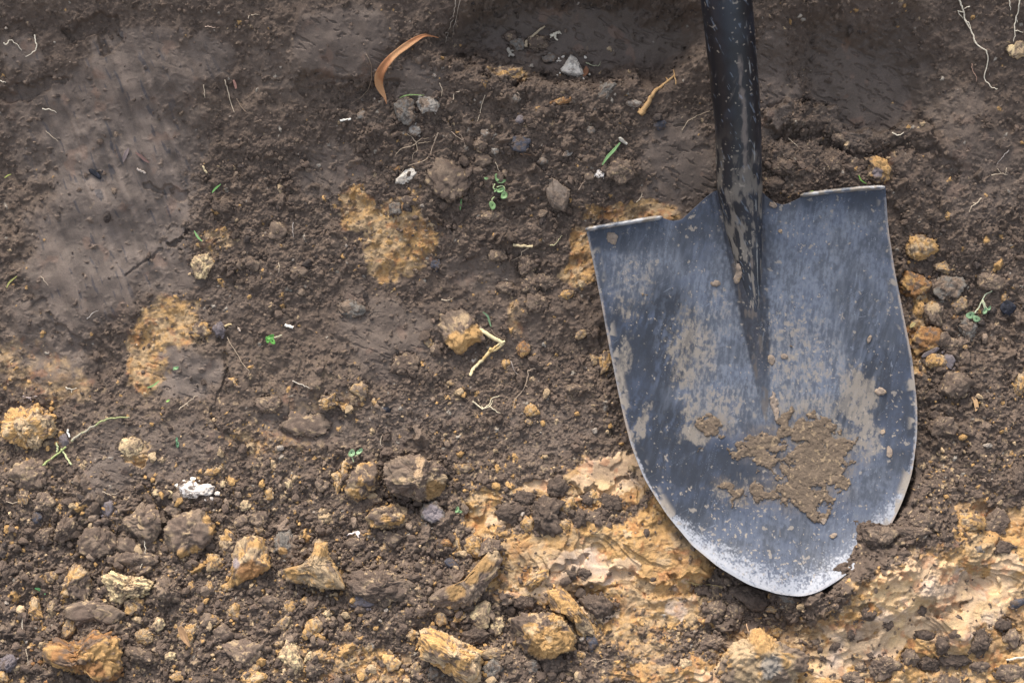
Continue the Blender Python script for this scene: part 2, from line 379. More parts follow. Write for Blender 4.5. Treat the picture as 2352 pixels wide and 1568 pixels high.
classes = [(24, 460, 1), (15, 1500, 1), (10, 3200, .6), (7, 9500, 0), (4.8, 24000, 0), (3.2, 46000, 0)]
for r_u, cnt, need in classes:
    R = r_u / G
    lib = [make_stamp(R * f, 1000 + int(r_u * 10) + i) for i, f in enumerate(np.linspace(.75, 1.25, 28))]
    ii = rng.integers(18, NY - 18, cnt * 3); jj = rng.integers(18, NX - 18, cnt * 3)
    keep = rng.random(cnt * 3) < crumb_dens[ii, jj] * (1 - need + need * big_ok[ii, jj])
    keep &= ~BLADE_CUT[ii, jj]
    keep &= ~(HEAPM[ii, jj] & (r_u > 8))
    ii, jj = ii[keep][:cnt * 2], jj[keep][:cnt * 2]
    kinds = rng.random(len(ii)); tv = rng.normal(1, .14, len(ii)); lb = rng.integers(0, 28, len(ii))
    for i, j, kd, tn, l in zip(ii, jj, kinds, tv, lb):
        st_, mk_ = lib[l]; n = st_.shape[0] // 2
        a, b, c, d = i - n, i + n + 1, j - n, j + n + 1
        if a < 0 or c < 0 or b > NY or d > NX: continue
        zc = .6 * H_pre[i, j] + .4 * Hc[i, j] - .22 * r_u
        cur = Hc[a:b, c:d]; cand = zc + st_; wn = mk_ & (cand > cur)
        cur[wn] = cand[wn]; TINT[a:b, c:d][wn] = tn
        y = PY[i, j]; f = .010 + .045 * (y > 1050) + .02 * (y > 600) * (r_u < 8) + .30 * m_orange[i, j]
        k = 0 if kd > f else (1 if kd > f * .35 else 2)
        if kd > .992 and r_u < 8: k = 3
        KIND[a:b, c:d][wn] = k
print('stamps', time.time() - T0)
on = KIND >= 0
keepc = np.where(PY < 1000, .25 + .6 * ofac, .3)[..., None]
C = np.where(on[..., None], mixc(CT * keepc + SOIL.astype(np.float32) * (1 - keepc), SOIL_L, np.clip(TINT - .85, 0, 1)), C)
C = np.where((KIND == 0)[..., None] & (m_shade > .5)[..., None], C * .75, C)  # crumbs inside the hollows get the painted shade too
C = np.where((KIND == 1)[..., None], ORANGE * .85, C); C = np.where((KIND == 2)[..., None], TAN * .95, C); C = np.where((KIND == 3)[..., None], np.array([.28, .24, .19]), C)
C = C * np.clip(TINT, .5, 1.6)[..., None]
C = C * (1 + .16 * fbm(XX, YY, 7, 3, 51) * (1 - .6 * m_smooth))[..., None]
# soil dusting over the clay grains and flecks of clay in soil
d1 = ss(.25, .55, fbm(XX, YY, 10, 4, 52)) * (ofac > .3) * (1 - pfac) * np.where(PY > 1000, .4, 1)
C = mixc(C, SOIL * 1.1, d1 * .55)
fl = ss(.62, .72, fbm(XX, YY, 9, 3, 53)) * ss(650, 1150, PY) * (1 - m_smooth) * .7
C = mixc(C, TAN, fl * .8)
Hc += 1.2 * fbm(XX, YY, 6, 3, 55) * (1 - .85 * m_smooth) + 2.2 * fbm(XX, YY, 16, 3, 56) * (1 - .9 * m_smooth)
rough = .88 - .24 * m_smooth * (1 - pfac * .4) - .10 * m_shade * 0
H = Hc

def blur(A, n):
    k = 2 * n + 1
    P = np.pad(A, ((n + 1, n), (n + 1, n)), 'edge'); c = P.cumsum(0, dtype=np.float64).cumsum(1)
    return ((c[k:, k:] - c[:-k, k:] - c[k:, :-k] + c[:-k, :-k]) / k / k).astype(np.float32)
HB = blur(H, 5); HB2 = blur(H, 14)
def look(A, x, y):
    j = np.clip(np.asarray(x) / G + (NX - 1) / 2, 0, NX - 1.01); i = np.clip(np.asarray(y) / G + (NY - 1) / 2, 0, NY - 1.01)
    return A[np.int32(i + .5), np.int32(j + .5)]
def at(px, py, A=None, lift=0):
    """point of the ground that shows at (px,py)"""
    A = HB if A is None else A
    px = np.asarray(px, float); py = np.asarray(py, float); h = np.zeros_like(px)
    for _ in range(4):
        k = 1 - h / LP; x = (px - 1176) * k; y = (784 - py) * k; h = look(A, x, y) + lift
    return x, y, h
def proj_inv(px, py, h):
    k = 1 - h / LP; return (px - 1176) * k, (784 - py) * k

# ---- build the ground sheet: dense core, coarse skirt reaching far out
def axis(c, far):
    out = [c[-1]]; stp = G
    while out[-1] < far: stp *= (1.05 if out[-1] - c[-1] < 900 else 1.3); out.append(out[-1] + stp)
    o = np.array(out[1:]); return np.r_[-o[::-1], c, o], len(o)
ax, nx_ = axis(cx, 9000); ay, ny_ = axis(cy, 9000)
FX, FY = np.meshgrid(ax, ay)
def pad(A): return np.pad(A, ((ny_, ny_), (nx_, nx_)) + (((0, 0),) if A.ndim == 3 else ()), 'edge')
FH = pad(H); fc = pad(C); fr = pad(rough)
# outside the worked core: the same earth carried on, not the edge drawn out
dout = np.maximum(np.abs(FX) - cx[-1], np.abs(FY) - cy[-1])
of_ = dout > 0; fade = np.clip(dout / 60, 0, 1)
Hs_ = pad(blur(H, 40)); FH = np.where(of_, Hs_ + (FH - Hs_) * (1 - fade) , FH)
rg_ = np.abs(fbm(FX, FY, 34, 4, 62)) * 22 + 5 * fbm(FX, FY, 9, 3, 63)
FH += np.where(of_, rg_ * fade, 0)
oc_ = mixc(np.broadcast_to(SOIL.astype(np.float32), fc.shape), SOIL_L, ss(-.2, .8, fbm(FX, FY, 40, 4, 64)) * .6)
oc_ = mixc(oc_, ORANGE * .9, ss(.5, .7, fbm(FX, FY, 150, 4, 65)) * .8 * (FY < 200))
fc = np.where(of_[..., None], fc * (1 - fade[..., None]) + oc_ * fade[..., None], fc); fr = np.where(of_, .88, fr)
# beyond the dug pit the slope eases: up the wall to level ground, forward along the floor
lim = cy[-1]
up = np.clip(FY - lim, 0, None); dn = np.clip(-FY - lim, 0, None)
lvl = -math.tan(TILT)                      # slope of level ground in these axes
FH = FH + np.where(FY > lim, .5 * np.minimum(up, 500) + lvl * np.clip(up - 500, 0, None), 0)
FH = FH + np.where(FY < -lim, .22 * np.minimum(dn, 700) + (-lvl) * np.clip(dn - 700, 0, None), 0)
out_side = np.clip(np.abs(FX) - cx[-1], 0, None)
nzs = np.where((up + dn + out_side) > 0, 1, 0)
FH += nzs * 40 * fbm(FX, FY, 400, 3, 61) * np.clip((up + dn + out_side) / 400, 0, 1)
ny2, nx2 = FH.shape
V = np.stack([FX, FY, FH], -1).reshape(-1, 3)
idx = np.arange(ny2 * nx2, dtype=np.int32).reshape(ny2, nx2)
F = np.stack([idx[:-1, :-1], idx[:-1, 1:], idx[1:, 1:], idx[1:, :-1]], -1).reshape(-1, 4)
g = mk('ground', V, F, (0, 0, 0), M_EARTH, fc.reshape(-1, 3), extra={'Rough': fr.ravel()})
tag(g, 'dug brown soil and orange clay of the pit', 'ground', kind='structure')
del V, F, FX, FY, FH, fc, fr
print('ground', time.time() - T0)

# ------------------------------------------------------------------ icospheres
import bmesh
ICO = {}
def ico(n):
    if n not in ICO:
        bm = bmesh.new(); bmesh.ops.create_icosphere(bm, subdivisions=n, radius=1)
        bm.verts.ensure_lookup_table()
        ICO[n] = (np.array([v.co[:] for v in bm.verts]), np.array([[v.index for v in f.verts] for f in bm.faces], dtype=np.int32)); bm.free()
    return ICO[n]
def rock(n, seed, planes=9, rough_=.16, cut=(.58, .9), lumps=0, la=.1):
    r = np.random.default_rng(seed); P, Fc = ico(n); P = P.copy()
    P = P + .10 * np.stack([fbm3(P + 5, .9, 2, seed % 30), fbm3(P + 9, .9, 2, seed % 30 + 3), fbm3(P + 13, .9, 2, seed % 30 + 6)], 1)
    for k in range(planes):
        nn = r.normal(size=3); nn /= np.linalg.norm(nn); c = r.uniform(*cut); d = P @ nn
        f = np.where(d > c, c / np.maximum(d, 1e-6), 1); f = .95 * f + .05; P = P * f[:, None]
    if rough_:
        dirs = P / np.linalg.norm(P, axis=1)[:, None]
        P = P + dirs * (rough_ * (.36 * fbm3(P, .45, 3, seed % 37) + .45 * fbm3(P, .16, 3, seed % 41)))[:, None]
        if n >= 5: P = P + dirs * (.085 * (np.abs(fbm3(P, .12, 3, seed % 19)) - .3) + .04 * fbm3(P, .05, 2, seed % 13))[:, None]
        cr = ss(.12, .0, np.abs(fbm3(P + 3, .5, 3, seed % 23)))
        P = P - dirs * (rough_ * .45 * cr)[:, None]
    if lumps:
        C_ = r.normal(size=(lumps, 3)); C_ /= np.linalg.norm(C_, axis=1)[:, None]; d0 = P / np.linalg.norm(P, axis=1)[:, None]
        rad_ = 2.6 / math.sqrt(lumps) * r.uniform(.5, 1.25, lumps)
        q2 = (2 - 2 * d0 @ C_.T) / (rad_ ** 2)[None]
        bmp = np.where(q2 < 1, np.sqrt(np.clip(1 - q2, 0, 1)) * (rad_ / rad_.max())[None], 0).max(1)
        P = P + d0 * ((bmp - .45) * la)[:, None]
    return P, Fc

# ------------------------------------------------------------------ clods and stones
PAL = {  # base, second, share of the second, third (fine), share
 'soil': (SOIL * 1.12, SOIL_L, .35, TAN, .05), 'dark': (SOIL * .82, SOIL, .4, SOIL_L, .08), 'brown': (SOIL * 1.45, SOIL_L, .5, TAN, .12),
 'mixed': (SOIL * 1.2, ORANGE * .85, .34, TAN, .22), 'rust': (RUST * .9, ORANGE * .85, .38, SOIL * 1.3, .36), 'orange': (ORANGE * .92, TAN, .35, SOIL * 1.3, .28),
 'gold': (ORANGE * 1.08, TAN * 1.15, .45, SOIL * 1.4, .20), 'tan': (TAN * .8, SOIL_L, .45, ORANGE * .9, .20), 'pale': (TAN * 1.1, CREAM * .9, .35, SOIL_L, .34), 'cream': (CREAM * .9, TAN * 1.1, .5, SOIL, .22),
 'grey': (GREY * .72, SOIL_L * 1.1, .4, SOIL, .16), 'stone': (np.array([.60, .54, .45]), GREY * 1.5, .3, SOIL_L, .06), 'lstone': (GREY * 1.25, SOIL_L * 1.1, .35, SOIL, .12), 'white': (WHITE * np.array([.98, .93, .86]), WHITE * .85, .3, SOIL * 1.1, .40),
 'char': (CHAR, CHAR * 2.5, .3, CHAR, 0), 'slate': (np.array([.055, .055, .066]), SOIL, .35, SOIL, .1), 'purple': (PURP, PURP * .85, .4, SOIL, .15), 'bstone': (np.array([.15, .115, .088]), SOIL_L, .4, SOIL, .12)}
def clod_cols(P, pal, seed, hi=None):
    a, b, sb, c_, sc_ = PAL[pal]
    n = fbm3(P, .55, 4, seed % 31); m = fbm3(P + 7, .22, 4, seed % 29)
    q1 = np.quantile(n, 1 - sb); q2 = np.quantile(m, 1 - sc_) if sc_ > 0 else 9
    c = mixc(np.broadcast_to(a, P.shape), b, ss(q1 - .10, q1 + .10, n)); c = mixc(c, c_, ss(q2 - .05, q2 + .05, m) * .85)
    return c * (1 + .34 * fbm3(P, .10, 3, seed % 17))[:, None]
def outline_r(poly, cx_, cy_, th):
    """radius of a star-shaped outline in direction th (photo axes, y down)"""
    P = np.array(poly, float) - [cx_, cy_]; r = np.zeros_like(th)
    for i in range(len(P)):
        a, b = P[i], P[(i + 1) % len(P)]; e = b - a
        dx, dy = np.cos(th), np.sin(th); den = dx * e[1] - dy * e[0]
        t = np.where(np.abs(den) > 1e-9, (a[0] * e[1] - a[1] * e[0]) / np.where(np.abs(den) > 1e-9, den, 1), -1)
        s_ = np.where(np.abs(den) > 1e-9, (a[0] * dy - a[1] * dx) / np.where(np.abs(den) > 1e-9, den, 1), -1)
        ok = (t > 0) & (s_ >= -1e-6) & (s_ <= 1 + 1e-6); r = np.where(ok, np.maximum(r, t), r)
    return np.maximum(r, 1)
NCL = 0; SKIRT = []
def clod(name, cat, label, pal, px=None, py=None, rx=None, ry=None, rot=0, ht=None, poly=None, group=None, emb=.22, lvl_=None, rr=.15, mat=None, planes=9, accent=None, tilt=0):
    global NCL; NCL += 1; seed = 700 + NCL * 13
    if poly is not None:
        pa = np.array(poly, float); px, py = (pa.max(0) + pa.min(0)) / 2
        if not inside(pa, np.array([px]), np.array([py]))[0]: px, py = pa.mean(0)
        rx, ry = (pa.max(0) - pa.min(0)) / 2
    sz = max(rx, ry)
    if poly is None:
        r_ = np.random.default_rng(seed + 5); m_ = int(r_.integers(6, 10)); aa = (np.arange(m_) + r_.uniform(-.32, .32, m_)) * 2 * math.pi / m_
        fr_ = r_.normal(1.24 if name == 'soil_clod' else 1.16, .17, m_).clip(.8, 1.55); ca_, sa_ = math.cos(math.radians(-rot)), math.sin(math.radians(-rot))
        ex, ey = np.cos(aa) * fr_ * rx, np.sin(aa) * fr_ * ry
        poly = [(px + x_ * ca_ - y_ * sa_, py + x_ * sa_ + y_ * ca_) for x_, y_ in zip(ex, ey)]
        if ht is None: ht = min(rx, ry) * .72
    n = lvl_ or (6 if sz > 60 else 5 if sz > 22 else 4 if sz > 10 else 3)
    if n == 6 and sz < 60: n = 5
    ht = ht or min(rx, ry) * .8
    rough_k = 0 if name in ('stone', 'chalk_piece', 'charcoal_piece') or rr < .1 else 1
    soft = pal in ('soil', 'dark', 'brown', 'grey', 'mixed')
    P, Fc = rock(n, seed, planes, rr * (1.15 if rough_k else 1), lumps=(int(np.clip(sz * 3.2, 14, 150)) if rough_k else 0), la=(.30 if soft else .20) / max(1, (sz / 16) ** .55))
    for _ in range(0 if name == 'chalk_piece' else int(2.0 * math.pi * (rx + ry) / 2 / 9)):
        a_ = random.random() * 6.28; e_ = random.uniform(1.02, 1.3)
        SKIRT.append((px + math.cos(a_) * rx * e_, py + math.sin(a_) * ry * e_ + 2, random.uniform(2.6, 5.2 + min(4, sz * .06)), PAL[pal][0]))
    U = P.copy(); rad = np.hypot(P[:, 0], P[:, 1]); 
    th = np.arctan2(-P[:, 1], P[:, 0])
    tr = np.arange(-40, 41) * math.pi / 40
    # true planform radius of the lump by direction, so that the outline can be imposed
    b = ((th + math.pi) / (2 * math.pi) * 80).astype(int) % 80; mr = np.zeros(80); np.maximum.at(mr, b, rad)
    mr = np.where(mr < .05, mr.max(), mr); mr = np.convolve(np.r_[mr[-2:], mr, mr[:2]], np.ones(5) / 5, 'valid')
    mth = np.interp(th, np.linspace(-math.pi, math.pi, 81), np.r_[mr, mr[0]])
    if poly is not None:
        R_ = outline_r(poly, px, py, th)
        f = R_ / mth
        q = np.stack([P[:, 0] * f, P[:, 1] * f], 1)
    else:
        f = 1 / mth ** .7
        x_, y_ = P[:, 0] * f * rx, P[:, 1] * f * ry; a = math.radians(rot)
        q = np.stack([x_ * math.cos(a) - y_ * math.sin(a), x_ * math.sin(a) + y_ * math.cos(a)], 1)
    hgt = P[:, 2] * ht
    x0, y0, h_ = at(px, py, HB2)
    # the mean ground under it
    base = (float(x0), float(y0), float(h_))
    up_ = emb * ht
    k = 1 - (h_ + up_) / LP
    bx2, by2 = (px - 1176) * k, (784 - py) * k
    hz = h_ + up_ + hgt + tilt * q[:, 1]
    Vv = np.stack([bx2 + q[:, 0] * k, by2 + q[:, 1] * k, hz], 1)
    cols = clod_cols(P, pal, seed)
    if accent:
        for (ax_, ay_, ar, ac) in accent:       # patches of another earth on the lump: photo position, radius, colour
            dd = np.hypot(px + q[:, 0] - ax_, py - q[:, 1] - ay_) / ar + .35 * fbm3(P, .3, 3, seed % 11)
            cols = mixc(cols, np.array(ac), ss(1.1, .8, dd) * .9)
    ob = mk(name, Vv, Fc, (bx2, by2, float(h_)), mat or M_CLOD, cols)
    return tag(ob, label, cat, group)
def X(k, x, y):   # positions noted on enlarged crops of the photograph
    ox, oy = {1: (0, 0), 2: (786.4, 0), 3: (1565.6, 0), 4: (0, 520.3), 5: (786.4, 520.3), 6: (1565.6, 520.3), 7: (0, 1041.7), 8: (786.4, 1041.7), 9: (1565.6, 1041.7)}[k]
    return ox + .3357 * x, oy + .3357 * y
def XP(k, pts): return [X(k, *p) for p in pts]
SC, CC, ST = 'soil_clod', 'clay_clod', 'stone'
GR = {SC: 'loose soil clods', CC: 'orange and tan clay clods', ST: 'stones in the soil'}
CA = {SC: 'soil clod', CC: 'clay clod', ST: 'stone'}
def cl(kind, k, x, y, a, b, pal, label, **kw):
    px, py = X(k, x, y)
    return clod(kind, CA[kind], label, pal, px, py, a * .3357, b * .3357, group=GR[kind], mat=(M_STONE if kind == ST else None), **kw)
def cp(kind, k, pts, pal, label, **kw):
    return clod(kind, CA[kind], label, pal, poly=XP(k, pts), group=GR[kind], mat=(M_STONE if kind == ST else None), **kw)
#BIG_TABLE
exec_table = True
# -- upper middle
cp(ST, 2, [(1483, 480), (1505, 455), (1565, 370), (1605, 400), (1645, 480), (1684, 545), (1620, 548), (1550, 525), (1500, 500)], 'stone', 'pale grey pointed stone, the lightest one, in the upper middle', ht=16, rr=.07, planes=5)
cp(ST, 2, [(1380, 1285), (1440, 1213), (1500, 1260), (1560, 1300), (1550, 1380), (1525, 1452), (1440, 1425), (1400, 1360)], 'bstone', 'flat brown diamond-shaped stone above left corner of the blade', ht=15, rr=.07, planes=5)
cp(SC, 2, [(545, 1150), (620, 1070), (740, 1080), (860, 1150), (890, 1250), (840, 1340), (740, 1390), (640, 1330), (560, 1260)], 'soil', 'broad flat plate of soil left of the green sprouts', ht=15, rr=.15, emb=.25)
for a in [
 (ST, 2, 500, 885, 42, 36, 'lstone', 'round light grey pebble above the tangle of branching roots'),
 (ST, 2, 582, 715, 78, 56, 'lstone', 'larger light grey lump beneath the curved leaf, right of a duller one'),
 (SC, 2, 430, 755, 66, 74, 'grey', 'dull grey-brown lump just below the tip of the curved leaf'),
 (ST, 2, 972, 915, 27, 26, 'lstone', 'small pale angular pebble in the middle of the upper crumbs'),
 (ST, 2, 1045, 1028, 30, 26, 'lstone', 'small rounded pale pebble left of the blackish lump'),
 (SC, 2, 1222, 985, 62, 50, 'slate', 'blackish rounded lump in the middle of the upper crumbs'),
 (ST, 2, 1182, 672, 32, 28, 'grey', 'squarish grey pebble below the ochre patch, beside a thin root'),
 (ST, 2, 1215, 820, 30, 27, 'purple', 'mauve-grey pebble between the ochre patch and the blackish lump'),
 (ST, 2, 1542, 1050, 36, 24, 'lstone', 'small pale oval pebble left of the green grass blade', dict(rot=30)),
 (ST, 2, 1370, 1100, 26, 24, 'grey', 'dull grey pebble above the brown diamond-shaped stone'),
 (ST, 2, 1757, 1190, 30, 24, 'white', 'tiny bright whitish pebble just below the grass blade'),
 (SC, 2, 1686, 1200, 26, 26, 'brown', 'brown pebble-sized lump touching the bright whitish pebble'),
 (ST, 2, 1420, 400, 42, 36, 'grey', 'grey rounded pebble left of the pale pointed stone'),
 (ST, 2, 630, 513, 15, 14, 'lstone', 'tiny pale pebble inside the curve of the orange leaf'),
 (ST, 2, 1700, 888, 30, 26, 'grey', 'small grey pebble above the upper end of the grass blade'),
 (ST, 2, 1990, 706, 48, 28, 'lstone', 'flattish light grey lump left of the thick tan twig'),
 (ST, 2, 2165, 852, 38, 34, 'slate', 'blue-black pebble below the foot of the thick tan twig'),
 (SC, 2, 1810, 612, 70, 48, 'grey', 'grey-brown wedge-shaped lump between the pale pointed stone and the tan twig', dict(rot=35)),
 (ST, 2, 135, 786, 26, 24, 'grey', 'small round grey pebble at the end of the white straw scrap'),
 (SC, 2, 365, 1425, 42, 44, 'grey', 'grey-brown angular lump at the top edge of the ochre patch'),
 (SC, 2, 472, 1372, 52, 30, 'soil', 'flat brown lump between the angular grey one and the soil plate'),
 (SC, 2, 1020, 1480, 72, 34, 'brown', 'oblong brown lump just below the green sprouts'),
 (ST, 2, 440, 1205, 82, 34, 'stone', 'long pale stone threaded with roots, at the left of the soil plate', dict(rot=35)),
 (CC, 2, 368, 1150, 32, 20, 'rust', 'small rusty-brown lump beside the long root-threaded stone'),
 (SC, 2, 1900, 1160, 90, 74, 'soil', 'broad brown lump right of the bright whitish pebble'),
 (SC, 2, 1335, 285, 66, 50, 'soil', 'dark rounded lump under the pale fibrous scrap at the top'),
 (SC, 2, 1205, 300, 56, 46, 'grey', 'grey-brown lump at the lower end of the thin upper twig'),
 (SC, 2, 1150, 245, 38, 34, 'soil', 'small brown lump topmost on the crumb mound'),
 (SC, 2, 945, 985, 40, 44, 'soil', 'dark brown lump left of the blackish rounded lump'),
 (SC, 2, 960, 1090, 52, 40, 'soil', 'brown lump under the small rounded pale pebble'),
 (SC, 2, 940, 1165, 52, 26, 'soil', 'flat brown lump above the green sprouts'),
 (SC, 2, 1110, 1185, 24, 24, 'brown', 'small light brown lump right of the topmost sprout leaf'),
 (CC, 2, 1500, 690, 60, 26, 'rust', 'low rust-coloured lump below the pale pointed stone'),
 (SC, 2, 1140, 500, 85, 40, 'mixed', 'ochre-topped crumbly clod left of the pale pointed stone'),
 # right of the shaft
 (SC, 3, 1080, 940, 56, 34, 'soil', 'brown lump on the ledge right of the shaft'),
 (SC, 3, 1030, 1120, 70, 52, 'soil', 'rounded brown lump midway between shaft and ochre clod'),
 (SC, 3, 700, 1140, 80, 60, 'soil', 'smooth-topped brown lump close to the foot of the shaft'),
 (SC, 3, 640, 1260, 60, 46, 'dark', 'dark lump in the notch right of the shaft'),
 (CC, 3, 1345, 1150, 92, 84, 'mixed', 'ochre and brown clod behind the right corner of the blade', dict(accent=[(2022, 372, 24, ORANGE), (2013, 398, 12, PURP * 1.3)])),
 (SC, 3, 2285, 330, 60, 50, 'pale', 'pale flaky clod on the right edge below a hanging root'),
 # right side
 (CC, 6, 1640, 150, 104, 88, 'orange', 'knobbly orange clod beside the upper right edge of the blade'),
 (CC, 6, 1590, 400, 100, 96, 'rust', 'rusty brown clod in the shade of the blade, below the knobbly orange one'),
 (SC, 6, 1825, 405, 118, 76, 'grey', 'grey-brown angular clod with a white speck, right of the rusty clod', dict(rot=25)),
 (CC, 6, 1800, 285, 70, 34, 'tan', 'tan and orange flat chip above the grey-brown angular clod'),
 (CC, 6, 1902, 532, 46, 70, 'tan', 'upright tan lump left of the wilted seedling', dict(rot=-20)),
 (SC, 6, 1725, 595, 78, 78, 'brown', 'light brown rounded clod below the grey-brown angular clod', dict(accent=[(2140, 705, 14, TAN)])),
 (SC, 6, 2112, 372, 100, 60, 'brown', 'ochre-brown lump above the root of the wilted seedling'),
 (CC, 6, 1660, 790, 120, 90, 'rust', 'large rust-orange clod pressed against the right edge of the blade', dict(rot=20)),
 (CC, 6, 1730, 930, 66, 56, 'orange', 'orange lump left of the mauve chip'),
 (ST, 6, 1822, 925, 52, 46, 'purple', 'smooth mauve-grey chip right of the blade', dict(ht=8, planes=4, rr=.05)),
 (ST, 6, 1712, 855, 62, 18, 'purple', 'narrow dark mauve flake lying on the rust-orange clod', dict(rot=25, ht=7, emb=1.6)),
 (SC, 6, 1770, 775, 60, 44, 'soil', 'grey-brown lump on top of the large rust-orange clod', dict(emb=.8)),
 (SC, 6, 1870, 1085, 108, 84, 'soil', 'wide dark brown clod below the mauve chip'),
 (CC, 6, 2312, 1080, 42, 84, 'orange', 'orange clod cut off by the right edge of the photo'),
 (SC, 6, 1850, 800, 60, 34, 'brown', 'low brown lump above the mauve chip'),
 (SC, 6, 1960, 690, 60, 74, 'grey', 'smooth grey lump under the wilted seedling leaves'),
 (CC, 6, 2208, 490, 22, 26, 'orange', 'small orange lump above the black charcoal piece'),
 (CC, 6, 1942, 820, 26, 14, 'orange', 'tiny orange chip between the mauve chip and the smooth grey lump'),
 (CC, 6, 1868, 618, 30, 14, 'rust', 'tiny rusty chip below the upright tan lump'),
 (SC, 6, 1780, 1370, 90, 60, 'soil', 'brown lump beside the lower right edge of the blade'),
 (SC, 6, 1730, 1290, 40, 30, 'dark', 'dark reddish lump near the lower right edge of the blade'),
 (SC, 9, 2310, 180, 56, 74, 'dark', 'dark lump at the right edge above the pale clay'),
 (CC, 9, 1960, 470, 110, 70, 'orange', 'orange hollowed clod with a grey rim above the pale clay'),
 (SC, 9, 2140, 470, 62, 90, 'soil', 'curved grey-brown clod wrapped around the orange hollowed one', dict(rot=-35)),
 (SC, 9, 1640, 480, 90, 60, 'soil', 'crumbly lump heaped right of the spade tip'),
 (SC, 9, 1350, 560, 110, 66, 'soil', 'crumbly lump lying on the rim of the spade tip', dict(rr=.24, emb=1.15)),
 (SC, 9, 1215, 492, 62, 36, 'dark', 'dark crumbly lump jutting over the blade near its tip', dict(rr=.24, emb=1.15)),
 (SC, 9, 1100, 800, 60, 44, 'dark', 'small heap of dark crumbs beside the whitened tip', dict(rr=.24, emb=1.15)),
]:
    kw = a[8] if len(a) > 8 else {}
    cl(*a[:8], **kw)
# -- left and middle
for a in [
 (CC, 4, 190, 1370, 0, 0, 'gold', ''),
 (SC, 4, 1372, 258, 72, 78, 'pale', 'crumbly pale tan clod right of the smooth grey cut'),
 (SC, 4, 1720, 258, 44, 42, 'soil', 'round dark lump in the crumbs, right of the pale tan clod'),
 (SC, 4, 1642, 256, 26, 26, 'soil', 'smaller round lump touching the round dark one on its left'),
 (SC, 4, 2050, 310, 60, 40, 'soil', 'dark lump on the lower edge of the upper left crumbs'),
 (SC, 4, 1900, 40, 60, 54, 'soil', 'large round lump among the upper left crumbs'),
 (SC, 4, 1500, 700, 40, 46, 'purple', 'squared grey-mauve lump right of the ochre streak', dict(planes=6)),
 (SC, 4, 1375, 710, 60, 52, 'mixed', 'ochre-stained lump at the lower right end of the ochre streak'),
 (CC, 4, 1595, 1058, 26, 22, 'gold', 'small yellow lump below the thin wavy root'),
 (CC, 4, 2250, 1200, 70, 66, 'mixed', 'brown clod with orange underside in the middle left', ),
 (CC, 4, 1840, 1215, 90, 58, 'brown', 'low brown clod below the dark forked root'),
 (CC, 4, 905, 1500, 86, 62, 'pale', 'crumbly cream-coloured patch above the white lumps', dict(ht=9)),
 (SC, 4, 2100, 1350, 140, 80, 'brown', 'broad smooth brown lump right of the cream-flecked soil', dict(ht=9, rr=.15)),
 (ST, 4, 435, 1465, 36, 46, 'purple', 'grey-mauve chip behind the long stalk', dict(ht=8, rr=.05)),
 (SC, 5, 1270, 265, 70, 72, 'soil', 'squarish soil lump left of the blade, under a curled root'),
 (SC, 5, 1290, 400, 66, 70, 'soil', 'soil lump directly below the squarish one left of the blade'),
 (SC, 5, 1395, 370, 70, 46, 'soil', 'soil lump nearest the left edge of the blade in its row'),
 (SC, 5, 1120, 420, 60, 42, 'soil', 'low soil lump at the left of the row beside the blade'),
 (SC, 5, 1070, 190, 62, 46, 'soil', 'soil lump below the short pale twig'),
 (SC, 5, 1330, 520, 72, 60, 'soil', 'soil lump above the bent stalk, left of the orange chip'),
 (SC, 5, 640, 262, 30, 30, 'slate', 'blue-grey pebble on the lower edge of the ochre patch'),
 (CC, 5, 1532, 465, 52, 36, 'orange', 'orange chip with a white speck, left of the blade'),
 (CC, 5, 1630, 738, 38, 40, 'tan', 'round tan-orange lump close to the left edge of the blade'),
 (CC, 5, 1640, 388, 30, 26, 'pale', 'small pale lump at the left edge of the blade'),
 (CC, 5, 1238, 842, 44, 48, 'rust', 'rusty lump with a dark centre right of the bent stalk'),
 (CC, 5, 1116, 932, 28, 28, 'orange', 'small orange cube-like lump under the bent stalk'),
 (CC, 5, 1298, 1262, 46, 44, 'orange', 'round orange lump right of the pale forked root'),
 (CC, 5, 1275, 1335, 30, 18, 'tan', 'small tan lump just below the round orange one'),
 (CC, 5, 716, 1168, 16, 14, 'orange', 'tiny orange lump left of the pale forked root'),
 (CC, 5, 122, 1120, 52, 62, 'tan', 'kite-shaped tan clod with a white speck in the centre', dict(rot=30)),
 (CC, 5, 30, 1232, 40, 26, 'orange', 'small ochre lump below the kite-shaped clod'),
 (CC, 5, 218, 1200, 18, 18, 'orange', 'tiny orange lump right of the kite-shaped clod'),
 (CC, 5, 740, 1072, 28, 22, 'tan', 'tiny tan lump below the tip of the bent stalk'),
 (SC, 5, 435, 935, 94, 66, 'soil', 'rounded brown clod in the centre, left of the bent stalk'),
 (SC, 5, 65, 560, 84, 52, 'grey', 'smooth grey-brown lump in the middle of the photo', dict(ht=11, rr=.12)),
 (CC, 5, 583, 785, 28, 26, 'tan', 'small tan lump left of the large orange-footed clod'),
 (SC, 5, 640, 840, 30, 34, 'brown', 'small brown lump below the small tan one at the orange-footed clod'),
 (SC, 5, 1580, 1110, 50, 40, 'soil', 'brown lump nearest the blade in the lower middle', ),
 (CC, 5, 1725, 910, 24, 30, 'tan', 'small pale tan lump at the blade edge, in the middle'),
 (CC, 5, 1812, 930, 50, 70, 'mixed', 'ochre-brown lump tucked under the left blade edge'),
]:
    if not a[7]: continue
    kw = a[8] if len(a) > 8 else {}
    cl(*a[:8], **kw)
cp(CC, 4, [(0, 1360), (60, 1240), (150, 1230), (190, 1245), (250, 1200), (300, 1255), (400, 1290), (395, 1430), (300, 1470), (295, 1520), (190, 1540), (80, 1480), (10, 1440)], 'gold', 'big golden-orange clod at the left edge, above the long stalk', ht=38, rr=.2)
